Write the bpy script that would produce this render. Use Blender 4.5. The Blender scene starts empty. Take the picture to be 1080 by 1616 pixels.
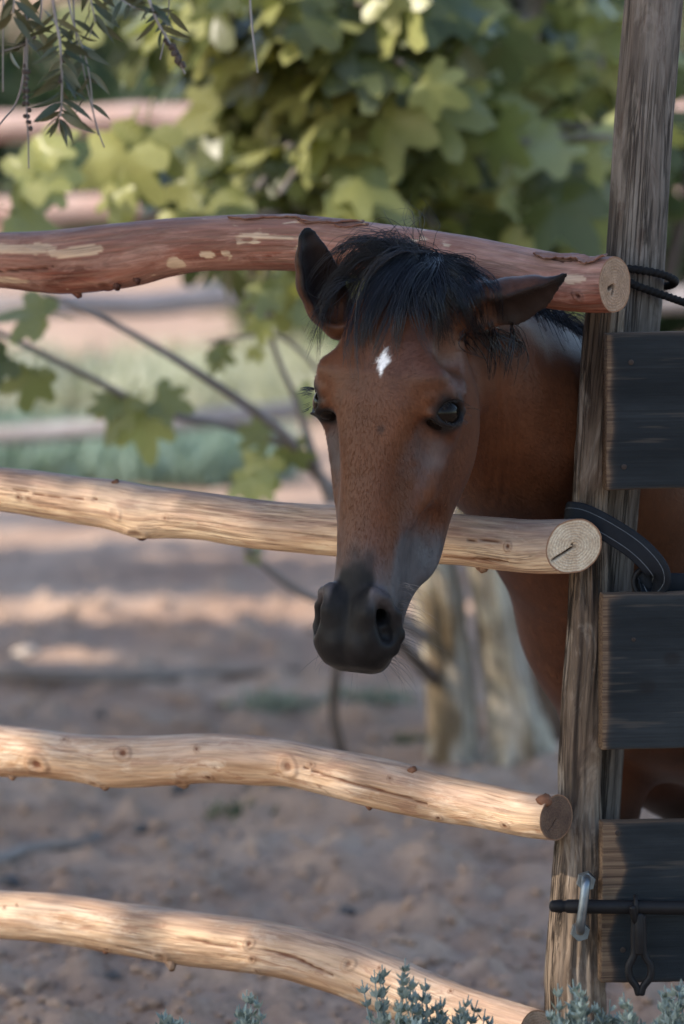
import bpy, math, random
import numpy as np
from mathutils import Vector, Matrix
from mathutils.bvhtree import BVHTree

SC = bpy.context.scene
COL = SC.collection
rng = np.random.default_rng(7)
random.seed(7)

# ------------------------------------------------------------------ camera, sky, sun, exposure
F_PX = 6600.0
CAM_H = 1.39
PITCH = math.atan(708 / F_PX)
cam = bpy.data.cameras.new('camera')
cam_o = bpy.data.objects.new('camera', cam)
COL.objects.link(cam_o)
cam_o.location = (0, 0, CAM_H)
cam_o.rotation_euler = (math.pi / 2 - PITCH, 0, 0)
cam.sensor_fit = 'VERTICAL'
cam.sensor_height = 36.0
cam.lens = 36.0 * F_PX / 1616.0
cam.clip_start = 0.1
cam.clip_end = 400
cam.dof.use_dof = True
cam.dof.focus_distance = 4.93
cam.dof.aperture_fstop = 3.9
SC.camera = cam_o

SUN_AZ = np.array([-0.93, -0.37]); SUN_AZ /= np.linalg.norm(SUN_AZ)
SUN_EL = math.radians(36)
TO_SUN = np.array([SUN_AZ[0] * math.cos(SUN_EL), SUN_AZ[1] * math.cos(SUN_EL), math.sin(SUN_EL)])
world = bpy.data.worlds.new('World')
SC.world = world
world.use_nodes = True
wn = world.node_tree.nodes; wl = world.node_tree.links
sky = wn.new('ShaderNodeTexSky')
sky.sky_type = 'NISHITA'
sky.sun_disc = False
sky.sun_elevation = SUN_EL
sky.sun_rotation = math.atan2(TO_SUN[0], TO_SUN[1])
wl.new(sky.outputs[0], wn['Background'].inputs[0])
wn['Background'].inputs[1].default_value = 0.15
sun = bpy.data.lights.new('sun', 'SUN')
sun.energy = 2.5
sun.angle = math.radians(0.53)
sun.color = (1.0, 0.90, 0.76)
sun_o = bpy.data.objects.new('sun', sun)
COL.objects.link(sun_o)
sun_o.rotation_euler = Vector(TO_SUN).to_track_quat('Z', 'Y').to_euler()
sun_o.location = (-20, -8, 18)
SC.view_settings.view_transform = 'Standard'
SC.view_settings.look = 'None'
SC.view_settings.gamma = 1.0
SC.view_settings.use_curve_mapping = False
SC.view_settings.exposure = 1.68
SC.render.engine = 'CYCLES'
SC.cycles.use_denoising = True
SC.cycles.max_bounces = 8
SC.cycles.diffuse_bounces = 4
SC.cycles.transparent_max_bounces = 4
SC.cycles.sample_clamp_indirect = 6.0

_cr = np.array([1.0, 0, 0]); _cf = np.array([0, math.cos(PITCH), -math.sin(PITCH)]); _cu = np.array([0, math.sin(PITCH), math.cos(PITCH)])
_cc = np.array([0, 0, CAM_H])


def P(px, py, d):
    """where the sight line of a point of the photograph (1080 x 1616) reaches the distance y = d"""
    r = _cr * ((px - 540) / F_PX) + _cf + _cu * ((808 - py) / F_PX)
    return _cc + r * (d / r[1])


def PG(px, py, z=0.0):
    """where the sight line reaches the height z (a place on the ground)"""
    r = _cr * ((px - 540) / F_PX) + _cf + _cu * ((808 - py) / F_PX)
    return _cc + r * ((z - CAM_H) / r[2])


def proj(p):
    q = np.asarray(p) - _cc
    d = q @ _cf
    return 540 + F_PX * (q @ _cr) / d, 808 - F_PX * (q @ _cu) / d


# ------------------------------------------------------------------ helpers
def _hash(i, j, k, s):
    h = (i.astype(np.int64) * 374761393 + j.astype(np.int64) * 668265263 + k.astype(np.int64) * 1274126177 + s * 144269504) & 0x7fffffff
    h = ((h ^ (h >> 13)) * 1274126177) & 0x7fffffff
    h = h ^ (h >> 16)
    return (h & 0xffffff) / float(0xffffff)


def vnoise(p, seed=0):
    p = np.asarray(p, dtype=np.float64)
    f = np.floor(p); t = p - f; t = t * t * (3 - 2 * t)
    i, j, k = f[..., 0], f[..., 1], f[..., 2]
    r = 0
    for a in (0, 1):
        for b in (0, 1):
            for c in (0, 1):
                w = (t[..., 0] if a else 1 - t[..., 0]) * (t[..., 1] if b else 1 - t[..., 1]) * (t[..., 2] if c else 1 - t[..., 2])
                r = r + w * _hash(i + a, j + b, k + c, seed)
    return r * 2 - 1


def fbm(p, oct=3, seed=0, gain=0.5):
    p = np.asarray(p, dtype=np.float64)
    r = 0; a = 1.0; s = 0
    for o in range(oct):
        r = r + a * vnoise(p * (2.03 ** o) + 17.3 * o, seed + o); s += a; a *= gain
    return r / s


def sstep(a, b, x):
    t = np.clip((x - a) / (b - a), 0, 1)
    return t * t * (3 - 2 * t)


def mesh_obj(name, V, faces, mat, parent=None, attrs=None, smooth=True, kind=None, link=True, mats=None, midx=None):
    me = bpy.data.meshes.new(name)
    V = np.ascontiguousarray(np.asarray(V, dtype=np.float32))
    if isinstance(faces, np.ndarray):
        fl = [faces]
    else:
        fl = faces
    if len(fl) and isinstance(fl[0], np.ndarray) and fl[0].ndim == 2:
        loops = np.concatenate([f.ravel() for f in fl]).astype(np.int32)
        sizes = np.concatenate([np.full(len(f), f.shape[1]) for f in fl])
        me.vertices.add(len(V)); me.vertices.foreach_set('co', V.ravel())
        me.loops.add(len(loops)); me.loops.foreach_set('vertex_index', loops)
        me.polygons.add(len(sizes))
        st = np.concatenate([[0], np.cumsum(sizes)[:-1]]).astype(np.int32)
        me.polygons.foreach_set('loop_start', st)
        me.update(calc_edges=True)
    else:
        me.from_pydata(V.tolist(), [], [tuple(int(i) for i in f) for f in fl])
    me.polygons.foreach_set('use_smooth', np.full(len(me.polygons), smooth))
    if attrs:
        for k, a in attrs.items():
            a = np.ascontiguousarray(np.asarray(a, dtype=np.float32))
            if a.ndim == 2:
                at = me.attributes.new(k, 'FLOAT_VECTOR', 'POINT'); at.data.foreach_set('vector', a.ravel())
            else:
                at = me.attributes.new(k, 'FLOAT', 'POINT'); at.data.foreach_set('value', a)
    for m in (mats or [mat]):
        me.materials.append(m)
    if midx is not None:
        me.polygons.foreach_set('material_index', np.asarray(midx, dtype=np.int32))
    me.update()
    o = bpy.data.objects.new(name, me)
    if link:
        COL.objects.link(o)
    if parent is not None:
        put(o, parent)
    if kind:
        o['kind'] = kind
    return o


def put(o, parent):
    """parent o and keep its place in the world (all parents are unrotated)"""
    o.parent = parent
    o.matrix_parent_inverse = Matrix.Translation(parent_loc(parent)).inverted()


def parent_loc(p):
    l = Vector(p.location)
    return l if p.parent is None else l


def tag(o, label=None, cat=None, group=None, kind=None):
    if label: o['label'] = label
    if cat: o['category'] = cat
    if group: o['group'] = group
    if kind: o['kind'] = kind
    return o


def empty(name, loc, label, cat, group=None):
    o = bpy.data.objects.new(name, None)
    o.empty_display_size = 0.05
    o.location = [float(v) for v in loc]
    COL.objects.link(o)
    return tag(o, label, cat, group)


class MB:
    """collects pieces (vertices, faces, point attributes) into one mesh"""
    def __init__(self):
        self.v = []; self.f3 = []; self.f4 = []; self.a = {}; self.n = 0

    def add(self, V, f3=None, f4=None, **attrs):
        V = np.asarray(V, dtype=float)
        self.v.append(V)
        if f3 is not None and len(f3): self.f3.append(np.asarray(f3) + self.n)
        if f4 is not None and len(f4): self.f4.append(np.asarray(f4) + self.n)
        for k, a in attrs.items():
            a = np.asarray(a, dtype=float)
            if a.ndim == 0: a = np.full(len(V), float(a))
            self.a.setdefault(k, []).append(a)
        self.n += len(V)

    def build(self, name, mat, parent=None, smooth=True, kind=None):
        fs = []
        if self.f3: fs.append(np.concatenate(self.f3))
        if self.f4: fs.append(np.concatenate(self.f4))
        return mesh_obj(name, np.concatenate(self.v), fs, mat, parent, {k: np.concatenate(a) for k, a in self.a.items()}, smooth, kind)


def frames(path):
    """parallel-transport frames along a polyline"""
    path = np.asarray(path, float)
    T = np.gradient(path, axis=0); T /= np.linalg.norm(T, axis=1)[:, None] + 1e-12
    ref = np.array([0, 0, 1.0]) if abs(T[0, 2]) < 0.9 else np.array([0, -1.0, 0])
    U = np.zeros_like(T)
    u = ref - T[0] * (ref @ T[0]); u /= np.linalg.norm(u)
    for i in range(len(path)):
        u = u - T[i] * (u @ T[i]); u /= np.linalg.norm(u) + 1e-12
        U[i] = u
    return T, U, np.cross(T, U)


def spline(ctrl, n):
    """Catmull-Rom through control rows (any width), resampled to n rows"""
    c = np.asarray(ctrl, float)
    c = np.vstack([2 * c[0] - c[1], c, 2 * c[-1] - c[-2]])
    m = len(c) - 3
    u = np.linspace(0, m - 1e-6, n)
    i = np.floor(u).astype(int); t = (u - i)[:, None]
    p0, p1, p2, p3 = c[i], c[i + 1], c[i + 2], c[i + 3]
    return 0.5 * (2 * p1 + (p2 - p0) * t + (2 * p0 - 5 * p1 + 4 * p2 - p3) * t ** 2 + (3 * p1 - p0 - 3 * p2 + p3) * t ** 3)


def tube_data(path, rad, seg, disp=None, caps=False, squash=None):
    """tube around a path; returns V, quads, tris, grain attribute (along, round)"""
    path = np.asarray(path, float); n = len(path)
    rad = np.broadcast_to(np.asarray(rad, float), (n,))
    T, U, W = frames(path)
    s = np.concatenate([[0], np.cumsum(np.linalg.norm(np.diff(path, axis=0), axis=1))])
    a = np.arange(seg) * 2 * math.pi / seg
    R = rad[:, None] * np.ones(seg)[None]
    if disp is not None:
        R = R + disp(s[:, None], a[None, :], rad[:, None])
    ca, sa = np.cos(a), np.sin(a)
    V = path[:, None] + U[:, None] * (R * ca)[..., None] + W[:, None] * (R * sa)[..., None]
    g = np.stack([np.broadcast_to(s[:, None], R.shape), rad[:, None] * ca[None] + 0 * R, rad[:, None] * sa[None] + 0 * R], -1)
    i, j = np.meshgrid(np.arange(n - 1), np.arange(seg), indexing='ij')
    q = np.stack([i * seg + j, i * seg + (j + 1) % seg, (i + 1) * seg + (j + 1) % seg, (i + 1) * seg + j], -1).reshape(-1, 4)
    V = V.reshape(-1, 3); g = g.reshape(-1, 3)
    tri = np.zeros((0, 3), int)
    if caps:
        V = np.vstack([V, path[0], path[-1]]); g = np.vstack([g, [s[0], 0, 0], [s[-1], 0, 0]])
        k0 = n * seg; j = np.arange(seg); jn = (j + 1) % seg
        tri = np.vstack([np.stack([np.full(seg, k0), jn, j], -1), np.stack([np.full(seg, k0 + 1), (n - 1) * seg + j, (n - 1) * seg + jn], -1)])
    return V, q, tri, g


def box_data(x0, x1, y0, y1, z0, z1, bev=0.0):
    V = np.array([[x, y, z] for x in (x0, x1) for y in (y0, y1) for z in (z0, z1)], float)
    q = np.array([[0, 1, 3, 2], [4, 6, 7, 5], [0, 4, 5, 1], [2, 3, 7, 6], [0, 2, 6, 4], [1, 5, 7, 3]])
    return V, q


# ------------------------------------------------------------------ material helpers
def new_mat(name):
    m = bpy.data.materials.new(name); m.use_nodes = True
    nt = m.node_tree
    return m, nt.nodes, nt.links, nt.nodes['Principled BSDF']


def ramp(nd, ln, src, stops, interp='LINEAR'):
    r = nd.new('ShaderNodeValToRGB'); cr = r.color_ramp; cr.interpolation = interp
    while len(cr.elements) < len(stops): cr.elements.new(0.5)
    for e, (p, c) in zip(cr.elements, stops):
        e.position = p
        if not hasattr(c, '__len__'): c = (c, c, c)
        e.color = (c[0], c[1], c[2], 1)
    ln.new(src, r.inputs[0])
    return r.outputs[0]


def noise(nd, ln, vec, scale, detail=4, rough=0.55, stretch=None, dist=0.0):
    if stretch is not None:
        mp = nd.new('ShaderNodeMapping'); mp.inputs['Scale'].default_value = stretch
        ln.new(vec, mp.inputs[0]); vec = mp.outputs[0]
    n = nd.new('ShaderNodeTexNoise')
    n.inputs['Scale'].default_value = scale; n.inputs['Detail'].default_value = detail
    n.inputs['Roughness'].default_value = rough; n.inputs['Distortion'].default_value = dist
    ln.new(vec, n.inputs['Vector'])
    return n.outputs['Fac']


def mixc(nd, ln, fac, a, b, mode='MIX'):
    m = nd.new('ShaderNodeMix'); m.data_type = 'RGBA'; m.blend_type = mode
    for s, v in ((m.inputs[0], fac), (m.inputs[6], a), (m.inputs[7], b)):
        if isinstance(v, (int, float)): s.default_value = v
        elif isinstance(v, tuple): s.default_value = (v[0], v[1], v[2], 1)
        else: ln.new(v, s)
    return m.outputs[2]


def math_n(nd, ln, op, a, b=None, clamp=False):
    m = nd.new('ShaderNodeMath'); m.operation = op; m.use_clamp = clamp
    for s, v in ((m.inputs[0], a), (m.inputs[1], b)):
        if v is None: continue
        if isinstance(v, (int, float)): s.default_value = v
        else: ln.new(v, s)
    return m.outputs[0]


def attr(nd, name, vec=False):
    a = nd.new('ShaderNodeAttribute'); a.attribute_name = name
    return a.outputs['Vector'] if vec else a.outputs['Fac']


def bump(nd, ln, b, h, strength, dist):
    bn = nd.new('ShaderNodeBump'); bn.inputs['Strength'].default_value = strength; bn.inputs['Distance'].default_value = dist
    ln.new(h, bn.inputs['Height']); ln.new(bn.outputs[0], b.inputs['Normal'])


def set_rough(b, r, spec=0.3):
    b.inputs['Roughness'].default_value = r
    b.inputs['Specular IOR Level'].default_value = spec


def plain(name, c, r=0.6, spec=0.3, metal=0.0):
    m, nd, ln, b = new_mat(name)
    b.inputs['Base Color'].default_value = (*c, 1); set_rough(b, r, spec); b.inputs['Metallic'].default_value = metal
    tc = nd.new('ShaderNodeTexCoord').outputs['Object']
    n = noise(nd, ln, tc, 90, 3)
    ln.new(mixc(nd, ln, 0.35, (*c,), ramp(nd, ln, n, [(0.3, tuple(x * 0.55 for x in c)), (0.7, tuple(min(1, x * 1.5) for x in c))])), b.inputs['Base Color'])
    return m


def wood_mat(name, stops, streak, streak_amt, top, top_amt, knot=(0.12, 0.05, 0.025), rough=0.62, bump_s=0.5, patch=None, fine=1.0, crack=0.0, blotch=None):
    """log skin: grain runs along 'grain'.x; 'knot' darkens; weathered tone on the upper side; optional peeled patches"""
    m, nd, ln, b = new_mat(name)
    g = attr(nd, 'grain', True)
    n1 = noise(nd, ln, g, 9, 5, 0.6, (0.55, 3.2, 3.2), 0.4)
    col = ramp(nd, ln, n1, stops)
    n2 = noise(nd, ln, g, 40 * fine, 5, 0.65, (0.10, 2.6, 2.6), 0.3)
    st = ramp(nd, ln, n2, [(0.50, 0), (0.66, 1)])
    col = mixc(nd, ln, math_n(nd, ln, 'MULTIPLY', st, streak_amt), col, streak)
    if blotch:
        nb = noise(nd, ln, g, 17, 5, 0.68, (0.45, 1.3, 1.3), 1.2)
        col = mixc(nd, ln, math_n(nd, ln, 'MULTIPLY', ramp(nd, ln, nb, [(0.50, 0), (0.60, 1)]), blotch[1]), col, blotch[0])
        nb2 = noise(nd, ln, g, 30, 5, 0.7, (0.35, 1.4, 1.4), 1.5)
        col = mixc(nd, ln, math_n(nd, ln, 'MULTIPLY', ramp(nd, ln, nb2, [(0.36, 1), (0.44, 0)]), blotch[1] * 0.8), col, blotch[2])
    if patch:
        n3 = noise(nd, ln, g, 14, 3, 0.55, (0.7, 1.6, 1.6), 0.6)
        n4 = noise(nd, ln, g, 120, 3, 0.6, (0.3, 1, 1))
        nn = math_n(nd, ln, 'ADD', n3, math_n(nd, ln, 'MULTIPLY', n4, 0.12))
        col = mixc(nd, ln, ramp(nd, ln, nn, [(patch[1], 0), (patch[1] + 0.02, 1)]), col, patch[0])
        col = mixc(nd, ln, attr(nd, 'peel'), col, patch[0])
    if top is not None:
        n5 = noise(nd, ln, g, 22, 4, 0.6, (0.25, 1.6, 1.6))
        tf = math_n(nd, ln, 'MULTIPLY', math_n(nd, ln, 'ADD', attr(nd, 'upper'), math_n(nd, ln, 'SUBTRACT', math_n(nd, ln, 'MULTIPLY', n5, 1.6), 0.8), True), top_amt)
        col = mixc(nd, ln, tf, col, top)
    n6 = noise(nd, ln, g, 160, 3, 0.6, (0.12, 1.5, 1.5))
    ck = None
    if crack:
        nc = noise(nd, ln, g, 60, 4, 0.6, (0.05, 1.7, 1.7), 0.8)
        ck = ramp(nd, ln, nc, [(0.455, 0), (0.49, 1), (0.51, 1), (0.545, 0)])
        nm = ramp(nd, ln, noise(nd, ln, g, 12, 3, 0.5, (0.4, 1.5, 1.5)), [(0.40, 0), (0.55, 1)])
        ck = math_n(nd, ln, 'MULTIPLY', ck, nm)
        col = mixc(nd, ln, math_n(nd, ln, 'MULTIPLY', ck, crack), col, tuple(x * 0.45 for x in streak))
    col = mixc(nd, ln, 0.45, col, ramp(nd, ln, n6, [(0.3, 0.25), (0.7, 0.75)]), 'OVERLAY')
    col = mixc(nd, ln, attr(nd, 'knot'), col, knot)
    ln.new(col, b.inputs['Base Color'])
    set_rough(b, rough, 0.10)
    h = math_n(nd, ln, 'ADD', n2, math_n(nd, ln, 'MULTIPLY', n6, 0.6))
    if ck is not None: h = math_n(nd, ln, 'SUBTRACT', h, math_n(nd, ln, 'MULTIPLY', ck, 0.9))
    bump(nd, ln, b, h, bump_s, 0.003)
    return m
# ------------------------------------------------------------------ the log fence and the gate post
M_RED = wood_mat('red_bark_log', [(0.30, (0.070, 0.024, 0.016)), (0.48, (0.145, 0.050, 0.033)), (0.62, (0.215, 0.092, 0.063)), (0.76, (0.130, 0.048, 0.035))],
                 (0.30, 0.185, 0.135), 0.45, (0.245, 0.152, 0.122), 0.62, (0.05, 0.02, 0.014), 0.5, 0.40, ((0.44, 0.33, 0.22), 0.69), crack=0.5, blotch=((0.28, 0.155, 0.12), 0.6, (0.065, 0.024, 0.017)))
M_CREAM = wood_mat('peeled_cream_log', [(0.28, (0.36, 0.215, 0.125)), (0.46, (0.50, 0.355, 0.225)), (0.60, (0.56, 0.42, 0.28)), (0.76, (0.36, 0.19, 0.105))],
                   (0.20, 0.105, 0.065), 0.8, (0.19, 0.13, 0.115), 0.9, (0.10, 0.04, 0.022), 0.55, 0.40, crack=0.55, blotch=((0.58, 0.46, 0.31), 0.6, (0.30, 0.155, 0.08)))
M_TAN = wood_mat('peeled_tan_log', [(0.26, (0.27, 0.145, 0.080)), (0.44, (0.385, 0.245, 0.145)), (0.60, (0.46, 0.315, 0.195)), (0.76, (0.33, 0.19, 0.105))],
                 (0.22, 0.115, 0.07), 0.40, (0.29, 0.205, 0.165), 0.78, (0.11, 0.045, 0.025), 0.5, 0.38, crack=0.35, blotch=((0.54, 0.41, 0.29), 0.8, (0.25, 0.125, 0.07)))
M_POST = wood_mat('split_post_bark', [(0.28, (0.032, 0.021, 0.015)), (0.45, (0.078, 0.054, 0.038)), (0.58, (0.128, 0.094, 0.068)), (0.74, (0.056, 0.034, 0.024))],
                  (0.028, 0.020, 0.016), 0.8, (0.24, 0.185, 0.14), 0.35, (0.03, 0.02, 0.015), 0.78, 1.0, crack=0.95, blotch=((0.20, 0.162, 0.128), 0.8, (0.040, 0.027, 0.021)))
M_POLE = wood_mat('weathered_pole', [(0.28, (0.043, 0.036, 0.030)), (0.46, (0.080, 0.066, 0.056)), (0.60, (0.110, 0.094, 0.080)), (0.76, (0.074, 0.047, 0.036))],
                  (0.040, 0.032, 0.027), 0.6, (0.15, 0.135, 0.12), 0.45, (0.03, 0.022, 0.017), 0.78, 0.9, crack=0.85, blotch=((0.135, 0.118, 0.103), 0.7, (0.056, 0.036, 0.028)))


def cut_mat(name, light, dark, ringcol):
    m, nd, ln, b = new_mat(name)
    g = attr(nd, 'disc', True)             # (radius 0..1, cos, sin) warped rings
    sx = nd.new('ShaderNodeSeparateXYZ'); ln.new(g, sx.inputs[0])
    gr = attr(nd, 'grain', True)
    n = noise(nd, ln, gr, 70, 3)
    r = math_n(nd, ln, 'ADD', sx.outputs[0], math_n(nd, ln, 'MULTIPLY', n, 0.16))
    w = math_n(nd, ln, 'SINE', math_n(nd, ln, 'MULTIPLY', r, 62.0))
    rings = ramp(nd, ln, math_n(nd, ln, 'ADD', math_n(nd, ln, 'MULTIPLY', w, 0.5), 0.5), [(0.55, 0), (0.95, 1)])
    n2 = noise(nd, ln, gr, 38, 4)
    n2r = ramp(nd, ln, noise(nd, ln, gr, 55, 3), [(0.35, 0.15), (0.65, 1)])
    col = mixc(nd, ln, ramp(nd, ln, n2, [(0.35, 0), (0.65, 1)]), light, dark)
    n3 = noise(nd, ln, gr, 420, 3)
    col = mixc(nd, ln, math_n(nd, ln, 'MULTIPLY', math_n(nd, ln, 'MULTIPLY', rings, n2r), 0.5), col, ringcol)
    col = mixc(nd, ln, 0.5, col, ramp(nd, ln, n3, [(0.3, 0.25), (0.7, 0.75)]), 'OVERLAY')
    col = mixc(nd, ln, attr(nd, 'knot'), col, (0.03, 0.018, 0.012))
    col = mixc(nd, ln, ramp(nd, ln, sx.outputs[0], [(0.93, 0), (0.97, 1)]), col, (0.20, 0.11, 0.065))
    ln.new(col, b.inputs['Base Color']); set_rough(b, 0.85, 0.15)
    bump(nd, ln, b, math_n(nd, ln, 'ADD', n3, rings), 0.5, 0.0015)
    return m


M_CUT_PALE = cut_mat('sawn_end_pale', (0.46, 0.38, 0.275), (0.35, 0.265, 0.18), (0.22, 0.155, 0.10))
M_CUT_TAN = cut_mat('sawn_end_tan', (0.27, 0.185, 0.125), (0.19, 0.125, 0.08), (0.10, 0.06, 0.038))
M_CUT_DARK = cut_mat('sawn_end_dark', (0.115, 0.072, 0.048), (0.075, 0.045, 0.031), (0.035, 0.021, 0.016))

POST_X, POST_D, SLANT = 900.0, 4.955, 0.32 / 900


def rail_d(px):
    return POST_D + (POST_X - px) * SLANT


def cut_disc(name, ring, grain, nrm, mat, parent, cracks, seed):
    """sawn end face filling the last ring of a log: concentric rings, slightly domed, with radial cracks"""
    ring = np.asarray(ring); n = len(ring); c = ring.mean(0)
    K = 14; V = []; disc = []; gr = []; kn = []
    a = np.arange(n) * 2 * math.pi / n
    for k in range(K):
        t = 1 - k / (K - 1) * 0.985
        p = c + (ring - c) * t * (1.0 if k else 1.0) + nrm * (0.0012 * (1 - t) + 0.0)
        th = a
        kk = np.zeros(n)
        for (ang, r0, r1, w) in cracks:
            da = np.abs((th - ang + math.pi) % (2 * math.pi) - math.pi) * t
            m = sstep(w, w * 0.35, da) * sstep(r0 - 0.05, r0 + 0.08, t) * sstep(r1 + 0.05, r1 - 0.05, t)
            kk = np.maximum(kk, m)
        p = p - nrm * (0.004 * kk)[:, None]
        p = p + nrm * (0.0007 * fbm(p * 160, 2, seed))[:, None]
        V.append(p); disc.append(np.stack([np.full(n, t), np.cos(a), np.sin(a)], -1)); kn.append(kk)
    V = np.concatenate(V)
    i, j = np.meshgrid(np.arange(K - 1), np.arange(n), indexing='ij')
    q = np.stack([i * n + j, i * n + (j + 1) % n, (i + 1) * n + (j + 1) % n, (i + 1) * n + j], -1).reshape(-1, 4)
    V = np.vstack([V, c + nrm * 0.0012])
    t3 = np.stack([(K - 1) * n + np.arange(n), (K - 1) * n + (np.arange(n) + 1) % n, np.full(n, K * n)], -1)
    disc = np.vstack([np.concatenate(disc), [[0, 1, 0]]])
    return mesh_obj(name, V, [t3, q], mat, parent, {'disc': disc, 'grain': V * 1.0 + seed, 'knot': np.append(np.concatenate(kn), 0)})


def stub_data(base, nrm, r, h, seed, tip=0.55):
    """snapped-off branch stub"""
    nrm = np.asarray(nrm, float); nrm /= np.linalg.norm(nrm)
    path = [base - nrm * r * 0.5, base, base + nrm * h * 0.5, base + nrm * h]
    V, q, t, g = tube_data(path, [r * 1.5, r * 1.15, r * 0.85, r * tip], 10, lambda s, a, rr: rr * 0.22 * np.sin(3 * a + seed) * np.cos(2 * a + s * 200), True)
    V[:-2] += 0.12 * r * fbm(V[:-2] * 300, 2, seed)[:, None]
    V[-1] -= nrm * h * 0.25
    return V, q, t, g


def log_rail(rows, mat, cut, cut_n, label, seed, knots=(), cracks=(), stubs=(), end_cracks=(), flakes=(), peels=(), up=0.0, dfun=rail_d, nring=620, nseg=92, amp=0.03, end_k=1.0):
    rows = np.asarray(rows, float)
    ctr = []
    for x, t, b in rows:
        d = dfun(x); c = P(x, (t + b) / 2, d)
        ctr.append([*c, (b - t) / 2 / F_PX * d])
    sp = spline(ctr, nring)
    path, rad = sp[:, :3], sp[:, 3]
    slen = np.concatenate([[0], np.cumsum(np.linalg.norm(np.diff(path, axis=0), axis=1))])
    ppx = np.array([proj(p) for p in path])

    def sa(px, py):
        i = int(np.argmin(np.abs(ppx[:, 0] - px))); rp = rad[i] * F_PX / dfun(px)
        return slen[i], math.acos(np.clip((ppx[i, 1] - py) / rp, -0.999, 0.999)), rad[i], i
    KN = [(*sa(x, y)[:2], r / F_PX * 5, h, dk) for x, y, r, h, dk in knots]
    CR = []
    for pl, w in cracks:
        CR.append(([sa(x, y)[:2] for x, y in pl], w / F_PX * 5))

    def fields(s, a, r):
        k = np.zeros(np.broadcast(s, a).shape); d = np.zeros_like(k)
        for s0, a0, kr, h, dk in KN:
            da = (a - a0 + math.pi) % (2 * math.pi) - math.pi
            q = np.sqrt((s - s0) ** 2 + (da * r * 1.05) ** 2) / kr
            q = q * (1 + 0.10 * np.sin(2 * np.arctan2(da * r, s - s0) + s0 * 50) + 0.05 * np.sin(3 * np.arctan2(da * r, s - s0) + s0 * 90))
            d = d + h * 0.001 * (np.exp(-(q - 0.8) ** 2 / 0.10) + 0.55 * np.exp(-q * q / 3.5))
            d = d - 0.0012 * np.exp(-q * q / 0.06) * dk
            k = np.maximum(k, dk * (sstep(0.55, 0.2, q) + 0.5 * np.exp(-(q - 1.05) ** 2 / 0.030) + 0.38 * sstep(1.10, 0.5, q)))
        for pl, w in CR:
            dm = np.full(k.shape, 9.0)
            for (s0, a0), (s1, a1) in zip(pl[:-1], pl[1:]):
                x0, y0, x1, y1 = s0, a0 * 0.035, s1, a1 * 0.035
                L2 = (x1 - x0) ** 2 + (y1 - y0) ** 2
                t = np.clip(((s - x0) * (x1 - x0) + (a * 0.035 - y0) * (y1 - y0)) / L2, 0, 1)
                jit = 0.0011 * np.sin(s * 47 + 1.3) + 0.0004 * np.sin(s * 131)
                dm = np.minimum(dm, np.hypot(s - x0 - t * (x1 - x0), a * 0.035 - y0 - t * (y1 - y0) + jit))
            tt = np.clip((s - pl[0][0]) / (pl[-1][0] - pl[0][0]), 0, 1)
            ww = w * (0.25 + 0.75 * np.sin(math.pi * np.clip(tt, 0.03, 0.97)))
            m = sstep(ww * 1.3, ww * 0.4, dm)
            k = np.maximum(k, m); d = d - 0.004 * m
        return d, np.clip(k, 0, 1)

    def disp(s, a, r):
        q = np.stack(np.broadcast_arrays(s * 7, np.cos(a) * 0.9, np.sin(a) * 0.9), -1)
        q2 = np.stack(np.broadcast_arrays(s * 30, np.cos(a) * 3.5, np.sin(a) * 3.5), -1)
        q3 = np.stack(np.broadcast_arrays(s * 14, np.cos(a) * 9, np.sin(a) * 9), -1)
        return r * (amp * 1.6 * fbm(q, 2, seed) + amp * 0.8 * fbm(q2, 2, seed + 5) + 0.012 * fbm(q3, 2, seed + 9)) + fields(s, a, r)[0]
    V, q, _, g = tube_data(path, rad, nseg, disp)
    # oblique saw cut at the right end
    n = np.asarray(cut_n, float); n /= np.linalg.norm(n)
    T, U, W = frames(path)
    Tend = T[-1]
    sv = np.repeat(slen, nseg); w = sstep(slen[-1] - 0.10, slen[-1], sv)
    off = -((V - np.repeat(path, nseg, 0)) @ n) / (Tend @ n)
    V = V + Tend[None] * (w * off)[:, None]
    aa = np.tile(np.arange(nseg) * 2 * math.pi / nseg, len(path))
    _, kn = fields(slen[:, None], (np.arange(nseg) * 2 * math.pi / nseg)[None], rad[:, None])
    upper = np.clip(np.cos(aa - 0.35) * 0.75 + up, 0, 1)
    gg = g.copy(); gg[:, 1:] += seed * 3.7
    peel = np.zeros(len(V))
    for (x, y, rx, ry) in peels:
        s0, a0, rr, i = sa(x, y)
        da = (aa - a0 + math.pi) % (2 * math.pi) - math.pi
        sc = 5.05 / F_PX
        q_ = np.hypot((sv - s0) / (rx * sc), da * np.repeat(rad, nseg) / (ry * sc)) + 0.85 * fbm(np.stack([sv * 30, np.cos(aa) * 3.0 + x, np.sin(aa) * 3.0], -1), 3, seed + 31)
        peel = np.maximum(peel, 0.9 * sstep(0.95, 0.80, q_))
    root = empty('log_rail', path[len(path) // 2] - [0, 0, rad.mean()], label, 'fence rail', 'rails of the log fence')
    mesh_obj('log', V, q, mat, root, {'grain': gg, 'knot': kn.ravel(), 'upper': upper, 'peel': peel})
    cut_disc('cut_end', V[-nseg:], None, n, cut, root, end_cracks, seed)
    # left end plain
    cl = path[0]; ring = V[:nseg]
    mesh_obj('cut_end', np.vstack([ring, cl]), np.stack([np.full(nseg, nseg), (np.arange(nseg) + 1) % nseg, np.arange(nseg)], -1), cut, root,
             {'disc': np.vstack([np.ones((nseg, 3)) * 0.9, [[0, 1, 0]]]), 'grain': np.vstack([ring, cl]), 'knot': np.zeros(nseg + 1)})
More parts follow.
